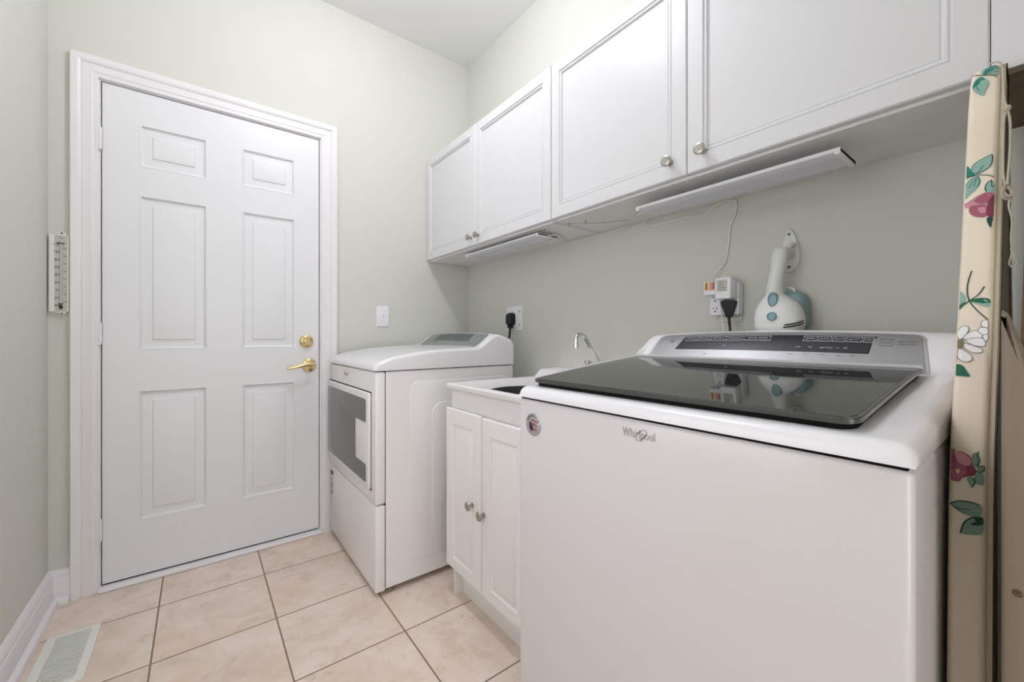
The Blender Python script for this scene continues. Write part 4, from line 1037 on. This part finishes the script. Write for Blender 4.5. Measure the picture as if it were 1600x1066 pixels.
DECALS = [
('f', 'teal_light', 0, [(0.0516, 1.3072), (0.0615, 1.303), (0.0696, 1.2966), (0.0728, 1.2876), (0.0717, 1.279), (0.0661, 1.2783), (0.0587, 1.2819), (0.0533, 1.2868), (0.051, 1.2971)]),
('l', 'green_dark', 0.0009, [(0.0516, 1.3072), (0.0615, 1.303), (0.0696, 1.2966), (0.0728, 1.2876), (0.0717, 1.279)]),
('l', 'green_dark', 0.0011, [(0.0516, 1.3072), (0.051, 1.2971), (0.0533, 1.2868), (0.0587, 1.2819), (0.066, 1.2776)]),
('l', 'teal_dark', 0.0014, [(0.0597, 1.291), (0.0632, 1.2842), (0.0676, 1.2782)]),
('f', 'teal_dark', 0, [(0.0812, 1.2964), (0.0765, 1.2953), (0.0731, 1.2864), (0.0683, 1.2791), (0.0697, 1.2751), (0.0759, 1.2766), (0.0809, 1.2777)]),
('l', 'green_dark', 0.0011, [(0.0808, 1.2726), (0.0743, 1.2755), (0.066, 1.2757), (0.057, 1.2733), (0.0482, 1.2675)]),
('f', 'teal_light', 0, [(0.0652, 1.2736), (0.0727, 1.2711), (0.0774, 1.2626), (0.08, 1.2485), (0.0793, 1.239), (0.0719, 1.246), (0.0654, 1.2539), (0.0631, 1.2642)]),
('l', 'teal_dark', 0.0011, [(0.0652, 1.2736), (0.0727, 1.2711), (0.0774, 1.2626), (0.08, 1.2485), (0.0793, 1.239)]),
('l', 'teal_dark', 0.0014, [(0.0652, 1.2736), (0.0631, 1.2642), (0.0654, 1.2551)]),
('l', 'teal_dark', 0.001, [(0.0659, 1.2713), (0.071, 1.2656), (0.0745, 1.2555)]),
('l', 'teal_dark', 0.001, [(0.0666, 1.2703), (0.0679, 1.2633), (0.0689, 1.2568)]),
('f', 'teal_light', 0, [(0.051, 1.2626), (0.0553, 1.2592), (0.0573, 1.2513), (0.056, 1.2449), (0.0513, 1.2422), (0.0476, 1.2423), (0.0476, 1.2543)]),
('l', 'green_dark', 0.0013, [(0.051, 1.2626), (0.0553, 1.2592), (0.0573, 1.2513), (0.056, 1.2449)]),
('l', 'green_dark', 0.001, [(0.051, 1.2626), (0.0504, 1.2515), (0.0476, 1.2543)]),
('f', 'pink_light', 0, [(0.0499, 1.2418), (0.0571, 1.2434), (0.065, 1.2391), (0.0738, 1.2319), (0.0797, 1.2293), (0.0757, 1.2227), (0.0646, 1.2227), (0.0552, 1.2255), (0.0497, 1.2346)]),
('f', 'pink', 0, [(0.0495, 1.2411), (0.0563, 1.2425), (0.0635, 1.238), (0.0678, 1.2326), (0.064, 1.2267), (0.0567, 1.2259), (0.0497, 1.2334)]),
('f', 'pink', 0, [(0.0646, 1.2239), (0.0713, 1.2245), (0.073, 1.2183), (0.0709, 1.2106), (0.0648, 1.2049), (0.0561, 1.2033), (0.0535, 1.212), (0.0544, 1.2217)]),
('f', 'pink_light', 0, [(0.0609, 1.2205), (0.0645, 1.2197), (0.0606, 1.2103), (0.0563, 1.2104), (0.0565, 1.2187)]),
('f', 'rose_dark', 0, [(0.0511, 1.2326), (0.0541, 1.224), (0.0548, 1.2053), (0.0476, 1.2012), (0.0467, 1.2079), (0.0473, 1.2386)]),
('l', 'rose_dark', 0.0007, [(0.0797, 1.2293), (0.0738, 1.2319), (0.065, 1.2391), (0.0571, 1.2434)]),
('l', 'rose_dark', 0.0008, [(0.0646, 1.2227), (0.0552, 1.2255), (0.0504, 1.2336)]),
('f', 'green_dark', 0, [(0.054, 1.2016), (0.0542, 1.1947), (0.0504, 1.1846), (0.0492, 1.1923), (0.0487, 1.2003)]),
('l', 'green_dark', 0.0013, [(0.0672, 1.1196), (0.0699, 1.1069), (0.071, 1.0906), (0.0683, 1.0741), (0.0601, 1.0593), (0.0502, 1.0464)]),
('l', 'green_dark', 0.0013, [(0.0543, 1.0946), (0.0597, 1.0831), (0.0683, 1.0741), (0.0771, 1.0666)]),
('f', 'teal_light', 0, [(0.0824, 1.0924), (0.0746, 1.086), (0.0721, 1.076), (0.0762, 1.0698), (0.0821, 1.0702)]),
('f', 'green_mid', 0, [(0.0819, 1.08), (0.0774, 1.0731), (0.0699, 1.0726), (0.076, 1.0649), (0.0811, 1.0563), (0.0829, 1.0702)]),
('f', 'teal_light', 0, [(0.0678, 1.0741), (0.0585, 1.0758), (0.0483, 1.0743), (0.0476, 1.0649), (0.0552, 1.0661)]),
('f', 'green_mid', 0, [(0.0683, 1.0741), (0.0606, 1.0776), (0.0524, 1.0774), (0.0475, 1.0742), (0.0482, 1.0704), (0.0574, 1.0734), (0.0542, 1.0692), (0.0625, 1.0718)]),
('f', 'petal', 0, [(0.0815, 1.0395), (0.0821, 1.0268), (0.0806, 1.0143), (0.0787, 1.0206), (0.0787, 1.0363)]),
('l', 'outline', 0.0008, [(0.0815, 1.0395), (0.0821, 1.0268), (0.0806, 1.0143), (0.0787, 1.0206), (0.0787, 1.0363), (0.0815, 1.0395)]),
('f', 'petal', 0, [(0.0765, 1.0174), (0.0789, 1.0268), (0.076, 1.0354), (0.0709, 1.0377), (0.0676, 1.0345), (0.0685, 1.0283), (0.0724, 1.0206)]),
('l', 'outline', 0.0008, [(0.0765, 1.0174), (0.0789, 1.0268), (0.076, 1.0354), (0.0709, 1.0377), (0.0676, 1.0345), (0.0685, 1.0283), (0.0724, 1.0206), (0.0765, 1.0174)]),
('f', 'petal', 0, [(0.0734, 1.019), (0.0684, 1.0268), (0.0613, 1.0306), (0.0562, 1.0282), (0.055, 1.0206), (0.064, 1.0175)]),
('l', 'outline', 0.0008, [(0.0734, 1.019), (0.0684, 1.0268), (0.0613, 1.0306), (0.0562, 1.0282), (0.055, 1.0206), (0.064, 1.0175), (0.0734, 1.019)]),
('f', 'petal', 0, [(0.0712, 1.0167), (0.0631, 1.0198), (0.055, 1.0199), (0.0514, 1.0146), (0.0528, 1.0086), (0.0628, 1.0099)]),
('l', 'outline', 0.0008, [(0.0712, 1.0167), (0.0631, 1.0198), (0.055, 1.0199), (0.0514, 1.0146), (0.0528, 1.0086), (0.0628, 1.0099), (0.0712, 1.0167)]),
('f', 'petal', 0, [(0.0721, 1.0129), (0.0638, 1.0099), (0.0546, 1.0049), (0.0545, 1.0004), (0.0625, 0.9994), (0.0709, 1.006)]),
('l', 'outline', 0.0008, [(0.0721, 1.0129), (0.0638, 1.0099), (0.0546, 1.0049), (0.0545, 1.0004), (0.0625, 0.9994), (0.0709, 1.006), (0.0721, 1.0129)]),
('f', 'petal', 0, [(0.076, 1.0051), (0.0697, 1.0014), (0.0639, 0.9949), (0.0637, 0.9889), (0.0692, 0.9864), (0.0755, 0.9899), (0.0779, 0.9974)]),
('l', 'outline', 0.0008, [(0.076, 1.0051), (0.0697, 1.0014), (0.0639, 0.9949), (0.0637, 0.9889), (0.0692, 0.9864), (0.0755, 0.9899), (0.0779, 0.9974), (0.076, 1.0051)]),
('f', 'petal', 0, [(0.0808, 1.005), (0.0775, 1.002), (0.078, 0.9882), (0.0794, 0.9821), (0.0812, 0.9881)]),
('l', 'outline', 0.0008, [(0.0808, 1.005), (0.0775, 1.002), (0.078, 0.9882), (0.0794, 0.9821), (0.0812, 0.9881), (0.0808, 1.005)]),
('f', 'petal', 0, [(0.0588, 1.0298), (0.0574, 1.0343), (0.0504, 1.0342), (0.0494, 1.0266), (0.0541, 1.0244)]),
('l', 'outline', 0.0008, [(0.0588, 1.0298), (0.0574, 1.0343), (0.0504, 1.0342), (0.0494, 1.0266), (0.0541, 1.0244), (0.0588, 1.0298)]),
('f', 'petal', 0, [(0.0565, 1.0389), (0.0546, 1.0443), (0.0502, 1.0449), (0.0496, 1.035), (0.0544, 1.0358)]),
('l', 'outline', 0.0008, [(0.0565, 1.0389), (0.0546, 1.0443), (0.0502, 1.0449), (0.0496, 1.035), (0.0544, 1.0358), (0.0565, 1.0389)]),
('f', 'petal', 0, [(0.0546, 1.0236), (0.0494, 1.0251), (0.0498, 1.0161), (0.053, 1.0176)]),
('l', 'outline', 0.0008, [(0.0546, 1.0236), (0.0494, 1.0251), (0.0498, 1.0161), (0.053, 1.0176), (0.0546, 1.0236)]),
('f', 'seed', 0, [(0.0811, 1.0143), (0.0786, 1.0182), (0.0733, 1.0175), (0.0713, 1.0121), (0.0729, 1.0059), (0.0781, 1.005), (0.0809, 1.0081)]),
('f', 'green_mid', 0, [(0.0773, 0.9834), (0.071, 0.9803), (0.0677, 0.9738), (0.0643, 0.9667), (0.0726, 0.9676), (0.0769, 0.9717), (0.0793, 0.9671), (0.0803, 0.979)]),
('f', 'pink', 0, [(0.0796, 0.8705), (0.0751, 0.8696), (0.0673, 0.8688), (0.0612, 0.864), (0.0586, 0.8585), (0.056, 0.8483), (0.0575, 0.8419), (0.0667, 0.837), (0.0701, 0.8319), (0.0762, 0.8309), (0.0776, 0.8379), (0.079, 0.8388)]),
('f', 'pink_light', 0, [(0.0756, 0.8695), (0.0716, 0.8691), (0.0646, 0.8657), (0.0603, 0.8593), (0.0611, 0.8531), (0.067, 0.8522), (0.0714, 0.8555)]),
('f', 'rose_dark', 0, [(0.0676, 0.8368), (0.0639, 0.8426), (0.0644, 0.8498), (0.0594, 0.8535), (0.0551, 0.8473), (0.0575, 0.8413), (0.0642, 0.8383)]),
('l', 'rose_dark', 0.0008, [(0.0752, 0.8721), (0.0755, 0.8658), (0.0731, 0.8539), (0.067, 0.8516), (0.061, 0.8525), (0.0586, 0.8579), (0.0621, 0.865), (0.069, 0.869)]),
('l', 'rose_dark', 0.0009, [(0.0794, 0.8637), (0.0749, 0.8559), (0.0792, 0.8512)]),
('l', 'rose_dark', 0.0009, [(0.0793, 0.8574), (0.0739, 0.8512), (0.0782, 0.844)]),
('l', 'rose_dark', 0.0009, [(0.0776, 0.8379), (0.0766, 0.8308), (0.0701, 0.8313), (0.0676, 0.8362), (0.0584, 0.8416)]),
('f', 'cream', 0, [(0.0729, 0.8453), (0.0703, 0.8465), (0.0698, 0.8423), (0.0711, 0.8402), (0.0729, 0.8416)]),
('f', 'teal_grey', 0, [(0.0596, 0.8656), (0.0546, 0.8709), (0.0529, 0.8635), (0.0532, 0.855), (0.0577, 0.8527)]),
('l', 'green_dark', 0.0013, [(0.0538, 0.8717), (0.0546, 0.8667), (0.0528, 0.8611), (0.0544, 0.8535), (0.0491, 0.8545), (0.0486, 0.8507), (0.0518, 0.8463), (0.0551, 0.8473)]),
('f', 'teal_grey', 0, [(0.0544, 0.8523), (0.0495, 0.8535), (0.0494, 0.8499), (0.0527, 0.8473), (0.0547, 0.8486)]),
('f', 'teal_grey', 0, [(0.0563, 0.8428), (0.0502, 0.8461), (0.0486, 0.8382), (0.0496, 0.8309), (0.0558, 0.8327)]),
('f', 'teal_grey', 0, [(0.0633, 0.8367), (0.0583, 0.8392), (0.0558, 0.8339), (0.0586, 0.826), (0.0616, 0.83)]),
('l', 'green_dark', 0.0013, [(0.0579, 0.8376), (0.0562, 0.8332), (0.059, 0.8259)]),
('f', 'teal_grey', 0, [(0.0778, 0.801), (0.0705, 0.8057), (0.0612, 0.8073), (0.0517, 0.8061), (0.0496, 0.8003), (0.052, 0.7923), (0.0594, 0.7898), (0.0704, 0.7935)]),
('l', 'green_dark', 0.0014, [(0.0778, 0.801), (0.0705, 0.8054), (0.0612, 0.8073), (0.0517, 0.8061)]),
('l', 'green_dark', 0.0012, [(0.0778, 0.801), (0.0738, 0.7973), (0.0678, 0.7968), (0.0598, 0.7979)]),
('l', 'green_dark', 0.001, [(0.0738, 0.7973), (0.0695, 0.7938), (0.0644, 0.7932)]),
('f', 'teal_grey', 0, [(0.0496, 0.7914), (0.0577, 0.7892), (0.0643, 0.782), (0.0672, 0.7724), (0.0684, 0.7658), (0.0609, 0.7662), (0.0495, 0.7717)]),
('l', 'green_dark', 0.0015, [(0.0496, 0.7914), (0.0577, 0.7889), (0.0639, 0.7822), (0.0668, 0.7738), (0.0683, 0.7659)]),
('f', 'green_dark', 0, [(0.0492, 0.7915), (0.0569, 0.7882), (0.0552, 0.7852), (0.0601, 0.7792), (0.0495, 0.7824)]),
('f', 'teal_light', 0, [(0.0676, 1.471), (0.0667, 1.4821), (0.0613, 1.4879), (0.0541, 1.489), (0.0487, 1.4757), (0.0451, 1.4621), (0.0496, 1.4586), (0.0583, 1.4614)]),
('f', 'teal_dark', 0, [(0.0654, 1.4685), (0.0621, 1.4854), (0.0582, 1.4776), (0.0533, 1.4867), (0.0518, 1.4763), (0.0555, 1.4701), (0.0602, 1.4682)]),
('l', 'green_dark', 0.0012, [(0.0768, 1.4749), (0.0674, 1.4678), (0.0577, 1.4663), (0.0499, 1.4658), (0.045, 1.4603)]),
('l', 'green_dark', 0.001, [(0.0657, 1.4666), (0.0567, 1.4611), (0.0494, 1.4518)]),
('l', 'green_dark', 0.0014, [(0.0518, 1.4754), (0.0469, 1.4707), (0.0448, 1.4585), (0.0448, 1.4475)]),
('f', 'teal_light', 0, [(0.0672, 1.4635), (0.0727, 1.4613), (0.0763, 1.4505), (0.0754, 1.4387), (0.0697, 1.4277), (0.0632, 1.421), (0.0619, 1.4305), (0.0583, 1.4406), (0.0595, 1.4508), (0.0637, 1.4584)]),
('f', 'teal_dark', 0, [(0.0672, 1.4635), (0.0727, 1.4613), (0.0763, 1.4505), (0.0755, 1.4419), (0.0713, 1.4473), (0.0681, 1.4484), (0.0693, 1.4572), (0.0628, 1.4546)]),
('l', 'teal_dark', 0.0012, [(0.0731, 1.4516), (0.071, 1.4407), (0.0679, 1.4326)])]
for i, (kind, colr, w, pts) in enumerate(DECALS):
    mi = pm(colr); lift = 0.0006 + 0.00005 * i % 0.0012 + (0.0004 if kind == 'l' else 0)
    lift = 0.0006 + 0.000012 * i
    if kind == 'f':
        dense = [(v.x, v.y) for v in crom([(y, z, 0) for y, z in pts], 6, True)]
        z0_, z1_ = min(p[1] for p in dense), max(p[1] for p in dense)
        m_ = max(4, int((z1_ - z0_) / 0.0012)); prev = None
        for j in range(m_ + 1):
            z = z0_ + (z1_ - z0_) * min(max(j / m_, 0.002), 0.998); Y = []
            for a, c in zip(dense, dense[1:] + dense[:1]):
                if (a[1] - z) * (c[1] - z) <= 0 and abs(a[1] - c[1]) > 1e-9: Y.append(a[0] + (c[0] - a[0]) * (z - a[1]) / (c[1] - a[1]))
            if not Y: continue
            ya, yb = min(Y), max(Y)
            row = [b.verts.new(spt(ya + (yb - ya) * k / 5, z, lift)) for k in range(6)]
            if prev:
                for k in range(5): b.faces.new((prev[k], prev[k + 1], row[k + 1], row[k])).material_index = mi
            prev = row
    else:
        dense = crom([(y, z, 0) for y, z in pts], 6); prev = None
        for j, p in enumerate(dense):
            a = dense[max(j - 1, 0)]; c = dense[min(j + 1, len(dense) - 1)]; d_ = (c - a)
            if d_.length < 1e-9: continue
            nn = Vector((-d_.y, d_.x, 0)).normalized() * w * 0.5
            q = [b.verts.new(spt(p.x + nn.x, p.y + nn.y, lift)), b.verts.new(spt(p.x - nn.x, p.y - nn.y, lift))]
            if prev: b.faces.new((prev[0], prev[1], q[1], q[0])).material_index = mi
            prev = q
cov = obj('cover', b, PM, t, smooth=40, weld=False)
# tray under the padding: metal edge, underside
b = nb(); sc = scaled(0.006)
loft(b, [[(x, BY0, z) for x, z in sc], [(x, BY0 - 0.005, z) for x, z in scaled(0.0045)], [(x, BY0 - 0.006, z) for x, z in scaled(0.014)]], True, True)
obj('cover_hem', b, 'hem', t, smooth=30)
b = nb(); sc2, sc3 = scaled(0.020), scaled(0.026)
loft(b, [[(x, BY0 - 0.0055, z) for x, z in sc2], [(x, BY0 - 0.007, z) for x, z in sc2], [(x, BY0 - 0.0072, z) for x, z in sc3]], True, True)
obj('underside', b, 'undermetal', t, smooth=30)
# folded leg cover of taupe sheet metal with a rounded shoulder
b = nb()
sh = [(-0.06, 0.03), (0.0312, 0.03), (0.0312, 1.045), (0.0305, 1.053), (0.0284, 1.048), (0.0248, 1.034), (0.0212, 1.021), (0.018, 1.009), (0.0149, 0.995), (0.010, 0.965), (0.0, 0.90), (-0.02, 0.78), (-0.06, 0.62)]
plate(b, lambda a, z, d: Vector((0.74 - d + (0.0312 - a) * 0.10, a, z)), sh, -0.10, 0.018, 0.004)
lc = obj('leg_cover', b, 'taupe', t, smooth=40)
b = nb(); lathe(b, (0.7235, 0.0195, 0.737), (-1, 0, 0), [(0.0042, -0.001), (0.0042, 0.0008), (0.003, 0.0016), (0.0018, 0.001), (0, 0.001)], 16); obj('rivet', b, 'rivet', lc)
# drawstring
b = nb()
tube(b, crom([(1.074, 0.058, 1.4885), (1.06, 0.050, 1.482), (1.03, 0.0435, 1.46), (1.00, 0.0412, 1.425), (0.99, 0.0397, 1.3949), (0.985, 0.0380, 1.3792), (0.98, 0.0362, 1.3705), (0.98, 0.0392, 1.3555), (0.975, 0.0400, 1.3164), (0.965, 0.0395, 1.2665), (0.955, 0.0365, 1.246)], 5), 0.0014, 7)
tube(b, crom([(0.98, 0.0362, 1.3705), (0.98, 0.0335, 1.348), (0.975, 0.0335, 1.3037), (0.965, 0.0350, 1.2652), (0.955, 0.0350, 1.246)], 5), 0.0016, 7)
lathe(b, (0.98, 0.0362, 1.3660), (0, 0, 1), [(0, 0), (0.003, 0.001), (0.0045, 0.005), (0.003, 0.009), (0, 0.010)], 10)
rnd_ = random.Random(5); loopp = []
for k in range(64):
    a = k * 1.12; r_ = 0.0022 + 0.0045 * rnd_.random()
    loopp.append((0.95 + 0.004 * rnd_.uniform(-1, 1), 0.0345 + r_ * math.cos(a) * 0.95, 1.236 + 1.9 * r_ * math.sin(a)))
tube(b, crom(loopp, 4), 0.0011, 6)
tube(b, crom([(0.95, 0.0325, 1.226), (0.94, 0.0335, 1.2132), (0.93, 0.0300, 1.1893), (0.93, 0.0310, 1.1664), (0.93, 0.0302, 1.1478), (0.93, 0.0285, 1.1383), (0.93, 0.0262, 1.1269), (0.93, 0.0297, 1.1225), (0.93, 0.0326, 1.1279), (0.93, 0.0305, 1.1420), (0.93, 0.0312, 1.150)], 5), 0.0011, 6)
obj('drawstring', b, 'string', t, smooth=60)
# brown plank leaning on the right wall behind the ironing board
b = nb()
loft(b, [[(x, y + s, z) for x, y in ((1.372, -0.09), (1.372, 0.0), (1.392, 0.0), (1.392, -0.09))] for z, s in ((0.0, 0.058), (1.46, 0.022))])
tag(obj('wooden_plank', b, 'brown', loc=(1.38, -0.02, 0.0), smooth=0), 'brown wooden plank leaning on the wall behind the ironing board', 'plank')
